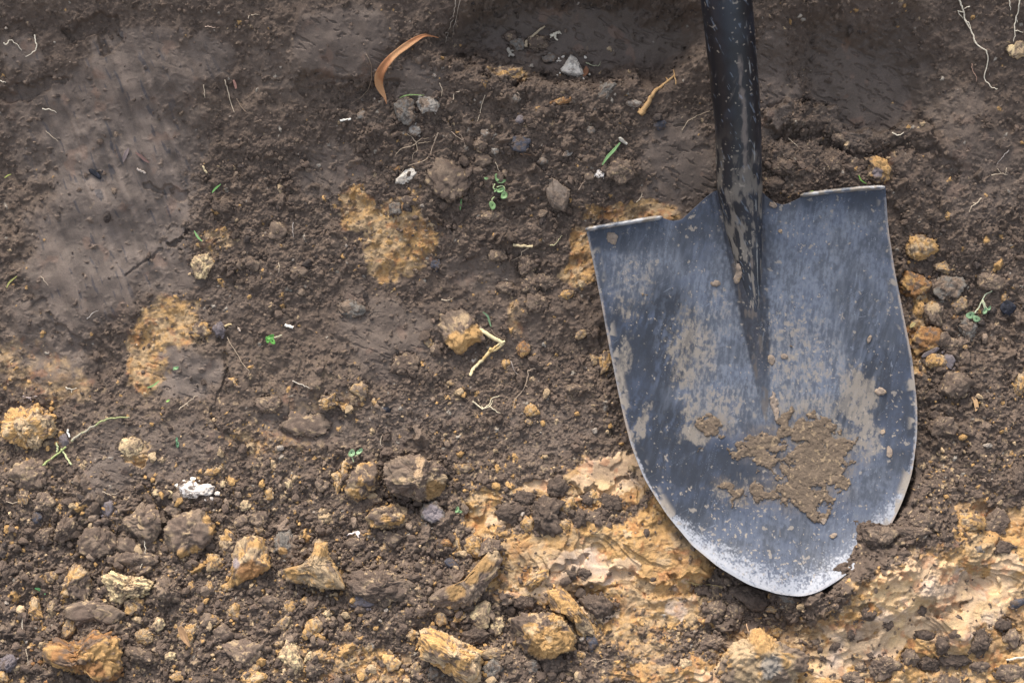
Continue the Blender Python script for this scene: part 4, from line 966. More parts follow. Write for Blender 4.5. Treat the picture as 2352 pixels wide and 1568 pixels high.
# ------------------------------------------------------------------ tubes: roots, twigs, stalks
def catmull(P, n=8):
    P = np.array(P, float)
    if len(P) < 3: 
        t = np.linspace(0, 1, n * 2)[:, None]; return P[0] * (1 - t) + P[-1] * t
    Q = np.vstack([2 * P[0] - P[1], P, 2 * P[-1] - P[-2]]); out = []
    for i in range(1, len(Q) - 2):
        t = np.linspace(0, 1, n, endpoint=False)[:, None]
        p0, p1, p2, p3 = Q[i - 1], Q[i], Q[i + 1], Q[i + 2]
        out.append(.5 * ((2 * p1) + (-p0 + p2) * t + (2 * p0 - 5 * p1 + 4 * p2 - p3) * t ** 2 + (-p0 + 3 * p1 - 3 * p2 + p3) * t ** 3))
    return np.vstack(out + [P[-1:]])
def tube(C3, R, k=8, knobs=0, seed=0, flat=1):
    """closed tapered tube along points C3 (n,3) with radii R"""
    n = len(C3); T = np.gradient(C3, axis=0); T /= np.linalg.norm(T, axis=1)[:, None] + 1e-9
    up_ = np.array([0, 0, 1.0]); A = np.cross(T, up_); A /= np.linalg.norm(A, axis=1)[:, None] + 1e-9; B = np.cross(A, T)
    th = np.arange(k) * 2 * math.pi / k
    R = np.asarray(R, float)
    rr_ = R[:, None] * (1 + (knobs * (vn(np.arange(n)[:, None] * .8 + seed, th[None] * .9 + seed, 3) - .5) if knobs else 0))
    V = C3[:, None] + rr_[..., None] * (A[:, None] * np.cos(th)[None, :, None] + flat * B[:, None] * np.sin(th)[None, :, None])
    V = V.reshape(-1, 3); V = np.vstack([V, C3[:1], C3[-1:]])
    F = []
    for i in range(n - 1):
        for j in range(k):
            a, b = i * k + j, i * k + (j + 1) % k; F.append((a, b, b + k)); F.append((a, b + k, a + k))
    s0, s1 = n * k, n * k + 1
    for j in range(k):
        F.append((s0, (j + 1) % k, j)); F.append((s1, (n - 1) * k + j, (n - 1) * k + (j + 1) % k))
    return V, np.array(F)
def strand(pts, r0, r1=None, lift=2.5, wig=1.0, knobs=.5, flat=1, arch=0, seed=None, A=None):
    seed = seed if seed is not None else int(pts[0][0] + pts[0][1] * 7) % 997
    P = catmull(pts, 9); n = len(P); t = np.linspace(0, 1, n)
    if wig: P = P + wig * np.stack([vn(t * n * .35, t * 0 + seed, 1) - .5, vn(t * n * .35, t * 0 + seed, 5) - .5], 1) * 3.0
    x, y, h = at(P[:, 0], P[:, 1], HB if A is None else A)
    h = np.convolve(np.pad(h, 3, 'edge'), np.ones(7) / 7, 'valid') + lift + arch * np.sin(t * math.pi) + 1.2
    x, y = proj_inv(P[:, 0], P[:, 1], h)
    R = np.linspace(r0, r1 if r1 is not None else r0 * .4, n)
    return tube(np.stack([x, y, h], 1), R, 7, knobs, seed, flat)
def joinm(parts):
    V, F, o_ = [], [], 0
    for v, f in parts: V.append(v); F.append(f + o_); o_ += len(v)
    return np.vstack(V), np.vstack(F)
def plant_obj(name, cat, label, group, parts, colr, mat=None, var=.2, c2=None):
    V, F = joinm(parts); b = V.mean(0)
    n = fbm3(V, 12, 3, 3); c = np.array(colr)[None] * (1 + var * n)[:, None]
    if c2 is not None: c = mixc(c, np.array(c2), ss(-.1, .3, fbm3(V, 25, 2, 8)))
    return tag(mk(name, V, F, b, mat or M_WOOD, c), label, cat, group)
RC = (.52, .42, .30); RB = (.26, .19, .13); RW = (.68, .60, .46); RD = (.06, .045, .035)
def root(label, strands, r=1.5, colr=RC, lift=2.5, group='fine roots', name='root', cat='root', **kw):
    return plant_obj(name, cat, label, group, [strand(s, r * (1 if i == 0 else .7), lift=lift, **kw) for i, s in enumerate(strands)], colr)
root('short white kinked root at the top left corner', [[(8, 98), (14, 102), (24, 93), (37, 101), (49, 116)]], 1.6, RW)
root('white hooked root right of the kinked one, top left', [[(79, 79), (82, 95), (84, 111), (76, 121), (59, 130)]], 1.6, RW)
root('short pale root lying level on the left smooth cut', [[(97, 251), (112, 251), (131, 258)]], 1.4, RW)
root('pale thin upright root, left of two in the upper left crumbs', [[(468, 196), (470, 210), (470, 225)]], 1.3)
root('longest thin upright root in the upper left crumbs', [[(517, 184), (522, 205), (531, 235), (537, 258)]], 1.4, RC)
root('small slanting grey root right of the longest thin one', [[(544, 227), (553, 245), (567, 258)]], 1.2, RB)
root('tiny pale root curled at the very left edge', [[(0, 184), (6, 188), (14, 190)]], 1.2, RW)
root('pale tan root along the ledge in the upper left', [[(570, 42), (575, 35), (596, 34)]], 1.2, RC)
root('small reddish root with a pale end, upper left', [[(471, 61), (485, 62), (494, 64)]], 1.2, (.55, .4, .3))
root('hair-thin root in the smooth cut at far left', [[(105, 300), (118, 312), (134, 324)]], .9, RC)
root('pale fine root under the grey cut, left', [[(94, 634), (103, 645), (111, 655)]], .9, RC)
root('grey fine root on the brown slope left of the ochre streak', [[(199, 733), (212, 720), (228, 711)]], 1.1, (.4, .36, .32))
root('twin hanging roots at the top, left of the hollow', [[(1048, -4), (1045, 18), (1042, 36), (1037, 52), (1030, 72), (1023, 99)], [(1058, 0), (1052, 22), (1046, 48), (1042, 66), (1039, 88)], [(1042, 36), (1034, 44)], [(1046, 48), (1050, 60)], [(1030, 72), (1022, 78), (1026, 90)]], 1.3, (.33, .27, .21), lift=4)
root('dark hair-like root curving left of the orange leaf', [[(840, 125), (850, 145), (854, 165), (847, 200), (830, 224), (806, 238)]], .9, RB)
root('branching tan root tangle under the round grey pebble', [[(947, 316), (955, 330), (935, 338), (918, 345), (907, 359)], [(955, 330), (960, 345), (950, 352), (946, 366)], [(955, 330), (967, 320), (985, 317)], [(935, 308), (947, 316)], [(960, 330), (990, 325)]], 1.6, (.38, .29, .20))
root('long tan root trailing over the long pale stone', [[(1006, 305), (998, 325), (990, 345), (986, 360), (965, 372), (940, 380), (925, 390), (917, 405)], [(998, 325), (1000, 312), (992, 316)], [(986, 360), (994, 366)], [(940, 380), (928, 384), (918, 382)]], 1.3, (.36, .27, .19))
root('thin straight root in the middle of the upper crumbs', [[(1114, 219), (1106, 240), (1103, 258), (1097, 279)]], 1.2, RC)
root('forked thin root right of the root tangle', [[(1036, 303), (1050, 315), (1064, 322), (1071, 342)], [(1064, 322), (1056, 304)]], 1.1, (.4, .3, .22))
root('pale root lying on the flat plate of soil', [[(1045, 386), (1050, 400), (1053, 415), (1060, 440)]], 1.4, RC)
root('small hooked tan root below the curved leaf, right', [[(1056, 209), (1045, 215), (1042, 225), (1038, 236)]], 1.2, RC)
root('short thin upright root by the large grey lump', [[(1010, 192), (1015, 205), (1014, 222)]], 1.0, RC)
root('little pale root beside the squarish grey pebble', [[(1187, 212), (1192, 220), (1195, 231)]], 1.2, (.5, .38, .28))
root('orange-brown root scrap above the small oval pebble', [[(1193, 354), (1207, 354), (1221, 356)]], 1.1, (.35, .2, .11))
root('thin root standing behind the topmost sprout', [[(1138, 374), (1145, 388), (1149, 402)]], .9, RC)
root('flattened tan root scrap right of the brown diamond stone', [[(1328, 437), (1338, 422), (1350, 413)]], 1.6, (.3, .22, .16))
root('short pale root fragment above the left footrest', [[(1462, 464), (1470, 455), (1475, 444)], [(1470, 455), (1478, 452)]], 1.3, RC)
root('small greenish root right of the pale pointed stone', [[(1345, 143), (1360, 150), (1374, 152)], [(1374, 152), (1380, 142)]], 1.4, (.38, .38, .24))
root('thin branching root left of the shaft', [[(1565, 300), (1580, 280), (1600, 266), (1630, 254)], [(1600, 266), (1590, 276)]], 1.3, (.33, .26, .18))
root('longest white root hanging down the upper right', [[(2203, -4), (2208, 14), (2213, 28), (2217, 47), (2228, 66), (2236, 84), (2243, 100), (2257, 112), (2267, 120), (2269, 146), (2261, 178), (2270, 192), (2278, 201), (2291, 205)], [(2213, 28), (2200, 26), (2212, 44)], [(2217, 47), (2226, 55), (2234, 78)], [(2228, 14), (2214, 20)], [(2243, 100), (2236, 96)]], 2.0, RW, lift=4)
root('white root running down the right edge to the flaky clod', [[(2341, 0), (2338, 25), (2331, 57), (2331, 78), (2329, 96)], [(2333, 40), (2338, 52)], [(2332, 70), (2350, 76)]], 1.6, RW, lift=4)
root('short root segment at the very top right', [[(2319, -2), (2320, 12), (2321, 23)]], 1.4, RW)
root('pinkish thin root left of the longest white root', [[(2232, 147), (2234, 162), (2242, 176), (2242, 188)]], 1.2, (.45, .28, .2))
root('small curved white root on the ledge, upper right', [[(2049, 304), (2056, 309), (2068, 309), (2076, 304)]], 1.8, RW)
root('reddish thin root right of the foot of the shaft', [[(1833, 391), (1848, 389), (1862, 386)]], 1.0, (.4, .25, .16))
root('fine root over the soil right of the shaft', [[(1811, 318), (1822, 327), (1834, 338)]], 1.1, RC)
root('branched pale root near the right edge, below the cut', [[(2277, 402), (2297, 399), (2315, 402)], [(2313, 386), (2309, 400)], [(2290, 388), (2300, 399)]], 1.0, RC)
root('pale slanting root right of the right blade corner', [[(2254, 453), (2245, 465), (2232, 475), (2227, 488)], [(2240, 468), (2234, 464)]], 1.6, RC)
root('thin root leaning in the smooth soil at far right', [[(2317, 345), (2305, 358), (2290, 377)]], 1.4, (.30, .26, .23))
root('curly tan root beside the pale twig, left of the blade', [[(1214, 571), (1200, 577), (1194, 588), (1174, 601)], [(1226, 581), (1235, 583)]], 1.3, (.38, .29, .2))
root('pale green-tinged root scrap near the left blade corner', [[(1262, 563), (1275, 562), (1283, 550), (1292, 541)]], 1.3, (.42, .38, .22))
root('pale forked root below the bent stalk', [[(1086, 922), (1098, 930), (1110, 939), (1122, 928), (1131, 915), (1146, 908)], [(1110, 939), (1126, 930), (1132, 920)], [(1125, 934), (1140, 944), (1150, 948)], [(1110, 939), (1106, 932)]], 2.0, (.62, .53, .36))
root('long wavy tan root right of the pale forked one', [[(1226, 845), (1214, 852), (1212, 866), (1206, 884), (1196, 903), (1184, 915), (1180, 930), (1179, 948)], [(1206, 884), (1211, 888)], [(1226, 845), (1231, 848)]], 1.5, (.36, .27, .19))
root('short grey root tip above the long wavy root', [[(1173, 829), (1180, 848), (1192, 863)]], 1.4, (.3, .25, .21))
root('fine tan root left of the large orange-footed clod', [[(1014, 687), (1030, 690), (1042, 684)]], 1.0, RC)
root('thin wavy root under the small green clover', [[(522, 773), (530, 790), (541, 805), (551, 824), (560, 840), (571, 850), (570, 864)]], 1.1, (.38, .29, .2))
root('dark forked root in the middle left', [[(692, 826), (686, 845), (675, 876), (668, 900), (662, 930), (661, 953)]], 1.3, RD)
root('pale thin twig end branching from the dark forked root', [[(673, 874), (690, 882), (705, 888), (717, 895)]], 1.3, (.5, .44, .36))
root('pale crooked root right of the cream patch', [[(411, 939), (422, 931), (433, 922), (447, 911), (454, 907)], [(428, 926), (432, 932)]], 1.1, RC)
root('white frayed root fragment left of the cream patch', [[(150, 890), (160, 893), (175, 891)], [(162, 893), (166, 902)], [(155, 890), (152, 896)]], 1.5, RW)
root('pinkish root fragment above the golden clod', [[(52, 911), (66, 912), (85, 910)], [(66, 912), (72, 920)]], 1.6, (.45, .36, .33))
root('hair-thin white root over the long flat clod', [[(331, 1240), (334, 1262), (330, 1285), (320, 1305)]], .9, RW, lift=7)
root('hair-thin root left of the upright orange flake', [[(52, 1412), (51, 1440), (56, 1472)]], .9, RW)
root('thin root trailing in the bottom left corner', [[(60, 1490), (64, 1520), (60, 1545)]], .9, RC)
root('short root left below the long stalk', [[(15, 1152), (30, 1155), (46, 1152)]], 1.0, RC)
root('thin root under the broad smooth plate, left', [[(236, 1128), (254, 1135), (272, 1132)]], 1.0, RC)
root('yellowish branched root under the blade tip', [[(1575, 1333), (1592, 1340), (1615, 1342), (1640, 1344), (1668, 1351)], [(1598, 1342), (1598, 1360), (1604, 1378), (1614, 1387)]], 1.3, (.38, .29, .13))
root('thin root across the face of the large pointed clod', [[(1714, 1432), (1720, 1450), (1722, 1470), (1734, 1495), (1746, 1508)]], 1.4, (.45, .28, .16), lift=38)
root('fine root on the dark soil right of the wide clod', [[(1358, 1516), (1372, 1519), (1390, 1513), (1410, 1515)], [(1372, 1519), (1362, 1508)]], 1.0, (.4, .3, .2))
root('brown rootlet at the foot of the wide brown clod', [[(1130, 1483), (1150, 1489), (1180, 1494)]], 1.6, (.14, .09, .06))
root('fine tan root on the exposed orange clay', [[(1363, 1228), (1375, 1222), (1382, 1215)]], 1.0, (.5, .38, .2))
root('thin upright root in the centre, below the grey mauve lump', [[(875, 1002), (874, 1014), (876, 1024)]], .9, RC)
root('fine tan root left of the smooth centre soil', [[(640, 603), (642, 615), (640, 625)]], .9, RC)
root('upright root in the crumbs above the centre', [[(674, 511), (672, 530), (674, 546)]], 1.2, (.35, .3, .26))
# twigs
def twig(label, segs, cols_, r, name='twig', cat='twig', group='broken twigs', **kw):
    return plant_obj(name, cat, label, group, [strand(s, a, b, **kw) for s, (a, b) in zip(segs, r)], cols_)
twig('thick tan forked twig left of the shaft', [[(1470, 263), (1478, 252), (1490, 232), (1502, 213), (1526, 192), (1550, 172)], [(1553, 194), (1550, 175), (1546, 160)], [(1468, 253), (1474, 258), (1482, 258)], [(1535, 186), (1529, 177)]], (.44, .27, .12), [(7.5, 2.2), (1.3, 1), (3.5, 3), (1.6, 1)], lift=6, knobs=.25)
twig('thin pale twig standing at the top of the crumb mound', [[(1207, 108), (1209, 99), (1216, 90), (1230, 77), (1253, 59)]], (.40, .31, .20), [(4.2, 2.2)], lift=6, knobs=.35)
twig('short pale twig lying left of the blade', [[(1178, 561), (1192, 564), (1208, 566), (1225, 567)]], (.55, .44, .26), [(3.4, 3.0)], lift=3)
twig('small pale stick in the upper left crumbs', [[(465, 382), (469, 390), (475, 398)]], (.5, .4, .24), [(2.4, 2.2)], name='twig')
twig('grey chip-like stick on the smooth grey cut', [[(314, 389), (324, 393), (336, 399)]], (.42, .35, .29), [(2.6, 2.2)])
twig('short black-tipped twig scrap by the golden clod, white', [[(155, 986), (156, 994), (160, 1003)]], (.75, .72, .64), [(2.6, 2.0)], lift=6)
twig('light stick cut off by the right edge at the bottom', [[(2312, 1516), (2330, 1511), (2358, 1508)]], (.62, .54, .42), [(2.4, 2.8)], lift=6)
twig('tan sliver right of the ochre-stained lump', [[(517, 750), (524, 746), (532, 744)]], (.5, .38, .2), [(3.2, 1.5)])
twig('flat white straw scrap left of the curved leaf foot', [[(781, 277), (790, 275), (806, 275)]], (.8, .77, .68), [(2.4, 2.6)], name='straw_scrap', cat='straw scrap', group='straw scraps')
twig('white straw scrap below the centre left crumbs', [[(654, 745), (664, 749), (674, 753)]], (.8, .74, .62), [(3.4, 3.2)], name='straw_scrap', cat='straw scrap', group='straw scraps')
twig('tiny cream straw scrap right of the ochre streak', [[(547, 753), (551, 760)]], (.65, .5, .38), [(2.6, 2.2)], name='straw_scrap', cat='straw scrap', group='straw scraps')
twig('pale fibrous scrap at the top, right of the thin twig', [[(1265, 83), (1275, 77), (1288, 74)], [(1275, 78), (1276, 88), (1280, 93)], [(1268, 80), (1264, 86)], [(1284, 72), (1290, 79)]], (.52, .46, .35), [(4, 2.4), (3.2, 1.6), (2, 1), (2.2, 1)], name='plant_scrap', cat='plant scrap', group='plant scraps', lift=7)
twig('grey fluffy scrap left of the pale pointed stone', [[(1165, 113), (1172, 122), (1180, 130)], [(1170, 118), (1180, 116)], [(1172, 124), (1168, 130)]], (.35, .31, .25), [(4.5, 3), (3, 1.5), (3, 1.5)], name='plant_scrap', cat='plant scrap', group='plant scraps', lift=5)
twig('white curled shaving in the lower centre', [[(797, 1228), (808, 1225), (820, 1222), (826, 1226)], [(820, 1224), (824, 1233)]], (.8, .68, .6), [(1.2, 3.6), (3, 1.2)], name='plant_scrap', cat='plant scrap', group='plant scraps')
# bent broken stalk (pale, fibrous)
bs = plant_obj('broken_stalk', 'stalk', 'bent pale broken stalk lying across the middle', None,
  [strand([(1097, 757), (1110, 761), (1130, 774), (1156, 788)], 5.0, 4.6, lift=9, knobs=.3), strand([(1157, 787), (1146, 797), (1128, 806), (1112, 822), (1098, 835), (1086, 850), (1080, 862)], 4.0, 3.2, lift=7, knobs=.5),
   strand([(1160, 784), (1146, 790), (1130, 804)], 2.6, 2, lift=10), strand([(1097, 838), (1086, 846), (1078, 862)], 2, 1, lift=7), strand([(1124, 803), (1130, 800)], 4.4, 3, lift=9)],
  (.72, .60, .34), c2=(.58, .40, .17))
plant_obj('root', 'root', 'fine tangle of threads at the bend of the broken stalk', 'fine roots', [strand([(1132, 770), (1126, 776), (1118, 784), (1110, 786)], .9, .7, lift=6), strand([(1128, 756), (1136, 766), (1146, 775), (1160, 778)], .9, .7, lift=8)], RB)
# long stalk on the left
plant_obj('plant_stalk', 'stalk', 'long thin grey-green stalk reaching right from the golden clod', 'plant stalks',
  [strand([(163, 1012), (180, 1000), (201, 986), (222, 974), (240, 964), (256, 960), (275, 958), (297, 957)], 3.0, 1.6, lift=7, knobs=.2)], (.34, .30, .22), c2=(.30, .32, .14))
plant_obj('plant_stalk', 'stalk', 'green stalk piece under the lower end of the long stalk', 'plant stalks', [strand([(97, 1069), (107, 1061), (118, 1053), (134, 1041), (152, 1025)], 2.8, 2.0, lift=6)], (.32, .36, .14))
plant_obj('plant_stalk', 'stalk', 'pale green split stalk crossing below the long stalk', 'plant stalks', [strand([(140, 1030), (148, 1042), (157, 1055), (164, 1068)], 2.2, 2.2, lift=5), strand([(130, 1016), (132, 1028), (130, 1038)], 2.0, 2.4, lift=5)], (.46, .48, .25))

# ------------------------------------------------------------------ leaf blades
def ribbon(pts, widths, lift=4, arch=0, fold=.25, A=None, thick=.8, hs=None):
    P = catmull(pts, 10); n = len(P); t = np.linspace(0, 1, n)
    W_ = np.interp(t, np.linspace(0, 1, len(widths)), widths)
    T = np.gradient(P, axis=0); T /= np.linalg.norm(T, axis=1)[:, None] + 1e-9; Nn = np.stack([-T[:, 1], T[:, 0]], 1)
    x, y, h = at(P[:, 0], P[:, 1], HB2 if A is None else A)
    h = np.convolve(np.pad(h, 6, 'edge'), np.ones(13) / 13, 'valid') + lift + arch * np.sin(t * math.pi)
    if hs is not None: h = h + np.interp(t, np.linspace(0, 1, len(hs)), hs)
    rows = []
    us = np.linspace(-1, 1, 7)
    for sgn in (1, -1):
        for u in us:
            q = P + Nn * (W_ * u)[:, None]; hh_ = h + fold * W_ * abs(u) + (thick if sgn > 0 else 0)
            xx, yy = proj_inv(q[:, 0], q[:, 1], hh_); rows.append(np.stack([xx, yy, hh_], 1))
    V = np.stack(rows, 1); k = 14; V = V.reshape(-1, 3); F = []
    ring = list(range(7)) + list(range(13, 6, -1))
    for i in range(n - 1):
        for a in range(14):
            p, q = ring[a], ring[(a + 1) % 14]
            F.append((i * k + p, i * k + q, (i + 1) * k + q)); F.append((i * k + p, (i + 1) * k + q, (i + 1) * k + p))
    return V, np.array(F)
lp = [(1008, 87), (990, 83), (974, 82), (955, 91), (931, 107), (912, 121), (894, 138), (880, 156), (871, 175), (871, 195), (878, 212), (884, 224), (888, 239)]
V, F = ribbon(lp, [.5, 1.8, 3.8, 6.5, 8, 7.4, 8.6, 10, 10.8, 9.4, 6.4, 3.2, .5], lift=13, arch=12, fold=.45)
cc = mixc(np.broadcast_to(np.array([.36, .155, .065]), V.shape), [.46, .24, .11], ss(-.2, .4, fbm3(V, 30, 3, 5)))
o = mk('leaf', V, F, V.mean(0), M_WOOD, cc); tag(o, 'long curved orange-brown dry leaf in the upper middle', 'leaf', 'dry leaves')
V, F = ribbon([(1040, 98), (1022, 88), (1006, 86)], [.7, .8, .8], lift=14)
def leafbit(label, pts, wd, c, name='leaf', cat='leaf', group='dry leaves', mat=None, lift=6, **kw):
    V, F = ribbon(pts, wd, lift=lift, **kw); b = V.mean(0)
    o = mk(name, V, F, b, mat or M_WOOD, np.array(c)[None] * (1 + .2 * fbm3(V, 9, 3, 4))[:, None]); return tag(o, label, cat, group)
leafbit('small rust-brown leaf scrap at the right side of the pale pointed stone', [(1340, 176), (1346, 164), (1346, 152)], [1, 6, 6, 1], (.22, .10, .05), lift=8)
leafbit('small grey-mauve leaf scrap, left of two in the smooth grey cut', [(283, 372), (288, 356), (296, 340)], [1.5, 5, 5, 1.5], (.17, .13, .12), lift=4)
leafbit('reddish curled leaf scrap, right of two in the smooth grey cut', [(311, 350), (322, 358), (332, 367), (343, 374)], [1, 3.5, 3.5, 1.5], (.16, .09, .075), lift=4)
leafbit('pinkish leaf scrap in the upper left crumbs', [(536, 184), (540, 194), (542, 204)], [2, 3, 3, 2], (.38, .2, .15), lift=4)
leafbit('curled brown clay peel standing in the lower left', [(412, 1438), (418, 1450), (424, 1465), (436, 1484)], [5, 9, 8, 2], (.28, .17, .09), name='clay_peel', cat='clay peel', group=None, lift=22, fold=.9, thick=3)
leafbit('yellow seed husk right of the blade, by its middle', [(2090, 752), (2096, 746), (2102, 741)], [1.5, 4.5, 4.5, 1.5], (.42, .33, .14), name='seed_husk', cat='seed husk', group=None, lift=9)
leafbit('orange-tan leaf scrap low at the right side', [(2232, 912), (2240, 920), (2243, 935), (2240, 944)], [1.5, 5, 5, 1], (.42, .26, .13), lift=5)
GG = (.12, .26, .07)
def grass(label, pts, w=2.2, c=GG, lift=7):
    return leafbit(label, pts, [w * .4, w, w, w * .4], c, name='grass_blade', cat='grass blade', group='torn grass blades', mat=M_GREEN, lift=lift)
gb = grass('green grass blade with a frayed tip, between diamond stone and shaft', [(1383, 379), (1396, 360), (1410, 345), (1424, 328)], 3.6, (.15, .27, .10), 8)
twig('pale frayed scrap at the upper end of the grass blade', [[(1424, 320), (1432, 324), (1440, 331)]], (.5, .46, .38), [(5, 3)], name='plant_scrap', cat='plant scrap', group='plant scraps', lift=6)
grass('tiny green blade in the upper left crumbs', [(487, 443), (494, 434), (507, 423)], 2.2)
grass('yellow-green blade at the left edge', [(10, 409), (18, 403), (26, 400)], 1.4, (.30, .32, .08))
grass('green blade above the faint ochre smudge', [(446, 530), (454, 544), (464, 554)], 2.2, (.22, .40, .14))
grass('olive blade at the far left, middle height', [(15, 661), (22, 648), (39, 634)], 2.0, (.28, .27, .08))
grass('green blade at the foot of the ochre streak', [(338, 890), (352, 885), (366, 874)], 1.8, (.2, .34, .12))
grass('green blades beside the soil plate', [(1060, 457), (1058, 470), (1057, 482)], 2.2, (.10, .2, .06))
grass('dark green blade behind the bent stalk', [(1109, 716), (1120, 726), (1124, 738), (1128, 750)], 2.2, (.12, .2, .10))
grass('bright green scrap in the lower left', [(80, 1350), (92, 1354), (104, 1364)], 3.2, (.15, .36, .12))
grass('green strand left of the large light grey lump', [(918, 225), (930, 220), (946, 218), (974, 219)], 1.4, (.18, .27, .08))
grass('bright green strand just above the right footrest', [(1852, 444), (1862, 441), (1868, 438)], 1.4, (.3, .42, .06), 22)
grass('green strand behind the right corner of the blade', [(1972, 402), (1978, 414), (1990, 422)], 1.6, (.16, .3, .06))
def leaf_disc(px, py, r, h_add, rot=0, asp=.75, cup=.35, notch=0):
    n = 28; x0, y0, hh_ = at(px, py, HB2); hh_ = float(hh_) + h_add
    rings = [0, .35, .7, 1.0]; V = []; 
    for sgn in (1, 0):
        for q in rings:
            for j in range(n):
                th = j * 2 * math.pi / n; rr_ = r * q * (1 + .06 * math.sin(3 * th) - notch * max(0, math.cos(th)) ** 12)
                a, b = rr_ * math.cos(th), rr_ * asp * math.sin(th); c, s = math.cos(math.radians(rot)), math.sin(math.radians(rot))
                V.append((a * c - b * s, a * s + b * c, cup * r * q * q * (.6 + .4 * math.sin(2 * th)) + sgn * 1.0))
    V = np.array(V); k = 1 - hh_ / LP; V[:, 0] += (px - 1176) * k; V[:, 1] += (784 - py) * k; V[:, 2] += hh_
    F = []; m = len(rings)
    for s_ in (0, 1):
        o_ = s_ * m * n
        for i in range(m - 1):
            for j in range(n):
                a, b = o_ + i * n + j, o_ + i * n + (j + 1) % n
                F.append((a, b, b + n)); F.append((a, b + n, a + n))
    for j in range(n):
        a, b = (m - 1) * n + j, (m - 1) * n + (j + 1) % n; F.append((a, b, b + m * n)); F.append((a, b + m * n, a + m * n))
    return V, np.array(F)
def seedling(label, leaves, stems, gcol=(.14, .27, .09), scol=(.35, .42, .20), h=9):
    px, py = leaves[0][:2]; x, y, hh_ = [float(v) for v in at(px, py, HB2)]
    e = empty('seedling', (x, y, hh_)); tag(e, label, 'seedling', 'green sprouts')
    for (a, b, r, rot, asp) in leaves:
        V, F = leaf_disc(a, b, r, h + random.uniform(0, 4), rot, asp)
        c = np.array(gcol)[None] * (1 + .25 * fbm3(V, 8, 3, 2) + random.uniform(-.12, .12))[:, None]
        mk('leaf', V, F, None, M_GREEN, c, parent=e, pbase=(x, y, hh_))
    for s in stems:
        V, F = strand(s, 1.7, 1.3, lift=6, wig=.5, A=HB2)
        mk('stem', V, F, None, M_GREEN, np.array(scol)[None] * np.ones((len(V), 1)), parent=e, pbase=(x, y, hh_))
    return e
seedling('largest green sprout with several round leaves, above the centre', [(1142, 408, 9, 100, .6), (1152, 417, 10, 10, .4), (1150, 437, 10, 20, .5), (1158, 449, 9, 60, .8), (1131, 472, 10, 110, .7), (1117, 410, 5, 0, .6), (1138, 437, 5, 60, .5)],
         [[(1136, 422), (1134, 432), (1140, 440)], [(1131, 472), (1130, 458), (1136, 452)], [(1141, 430), (1156, 428), (1158, 440), (1148, 445)], [(1146, 445), (1156, 448)]], (.17, .28, .11), (.42, .47, .24))
seedling('small bright green clover with a pale stem, left middle', [(622, 774, 9, 30, .6), (626, 783, 9, -60, .6), (615, 780, 8, 100, .6)], [[(628, 776), (638, 773), (648, 769)]], (.10, .28, .05), (.5, .45, .3))
seedling('two-leaved pale green sprout below the centre', [(808, 1040, 9, 60, .8), (826, 1036, 9, 40, .5)], [[(812, 1044), (818, 1046), (826, 1040)], [(808, 1048), (812, 1060)]], (.22, .34, .17), (.4, .45, .25))
seedling('wilted seedling with white root, right of the blade', [(2228, 724, 10, 20, .8), (2242, 732, 9, -30, .8), (2262, 714, 8, 70, .6), (2272, 708, 6, 60, .5)], [[(2238, 720), (2248, 706), (2256, 690), (2264, 676), (2276, 670)], [(2258, 690), (2264, 704), (2272, 714)], [(2256, 692), (2262, 708), (2266, 716)], [(2276, 670), (2284, 662), (2296, 660)]], (.17, .27, .14), (.50, .52, .34))
seedling('tiny green leaf near the cream patch', [(405, 845, 6, 20, .6), (400, 846, 4, 80, .6)], [], (.2, .34, .15))
seedling('faint green leaf in the brown smear, lower left', [(408, 1020, 8, 95, .45), (406, 1008, 5, 80, .5)], [], (.10, .2, .10), h=3)
seedling('tiny green sprout left of the exposed clay', [(1050, 1170, 8, 70, .5), (1056, 1174, 6, -20, .6)], [], (.2, .32, .14))
seedling('single tiny leaf below the ochre streak', [(386, 920, 4.5, 30, .5)], [], (.3, .5, .12))
print('plants', time.time() - T0)

# ------------------------------------------------------------------ shovel
NS, NTt = 640, 800
def arclen(pts, n): return interp_poly(pts, n)
Tc = arclen(TOP, NS); Bc = arclen(BOT, NS); Lc = arclen(LEFT, NTt); Rc = arclen(RIGHT, NTt)
Lc = smooth_poly(Lc, it=400); Rc = smooth_poly(Rc, it=400); Bc = smooth_poly(Bc, it=400)
Tc = smooth_poly(Tc, it=30)
s = np.linspace(0, 1, NS)[None, :, None]; t = np.linspace(0, 1, NTt)[:, None, None]
Sf = (1 - t) * Tc[None] + t * Bc[None] + (1 - s) * Lc[:, None] + s * Rc[:, None] - ((1 - s) * (1 - t) * Tc[0] + s * (1 - t) * Tc[-1] + (1 - s) * t * Bc[0] + s * t * Bc[-1])
BX, BY = Sf[..., 0], Sf[..., 1]
EDb = np.minimum.reduce([edge_dist(np.vstack([Lc[::20], Bc[::16], Rc[::-20]]), BX, BY)]) if False else None
edge_pts = np.vstack([Lc[::25], Bc[::20], Rc[::-25]])
def dist_open(P, X_, Y_):
    d = np.full(X_.shape, 1e12)
    for (ax_, ay_), (bx_, by_) in zip(P[:-1], P[1:]):
        vx, vy = bx_ - ax_, by_ - ay_; tt = np.clip(((X_ - ax_) * vx + (Y_ - ay_) * vy) / (vx * vx + vy * vy + 1e-9), 0, 1)
        d = np.minimum(d, (X_ - ax_ - tt * vx) ** 2 + (Y_ - ay_ - tt * vy) ** 2)
    return np.sqrt(d)
ED = dist_open(edge_pts, BX, BY)
BH = blade_h(BX, BY)
BH = BH + 1.2 * fbm(BX, BY, 90, 3, 71)
# dents along the worn edge
k_ = 1 - BH / LP
WXb, WYb = (BX - 1176) * k_, (784 - BY) * k_
TH = 7.0
front = np.stack([WXb, WYb, BH], -1).reshape(-1, 3); back = front.copy(); back[:, 2] -= TH
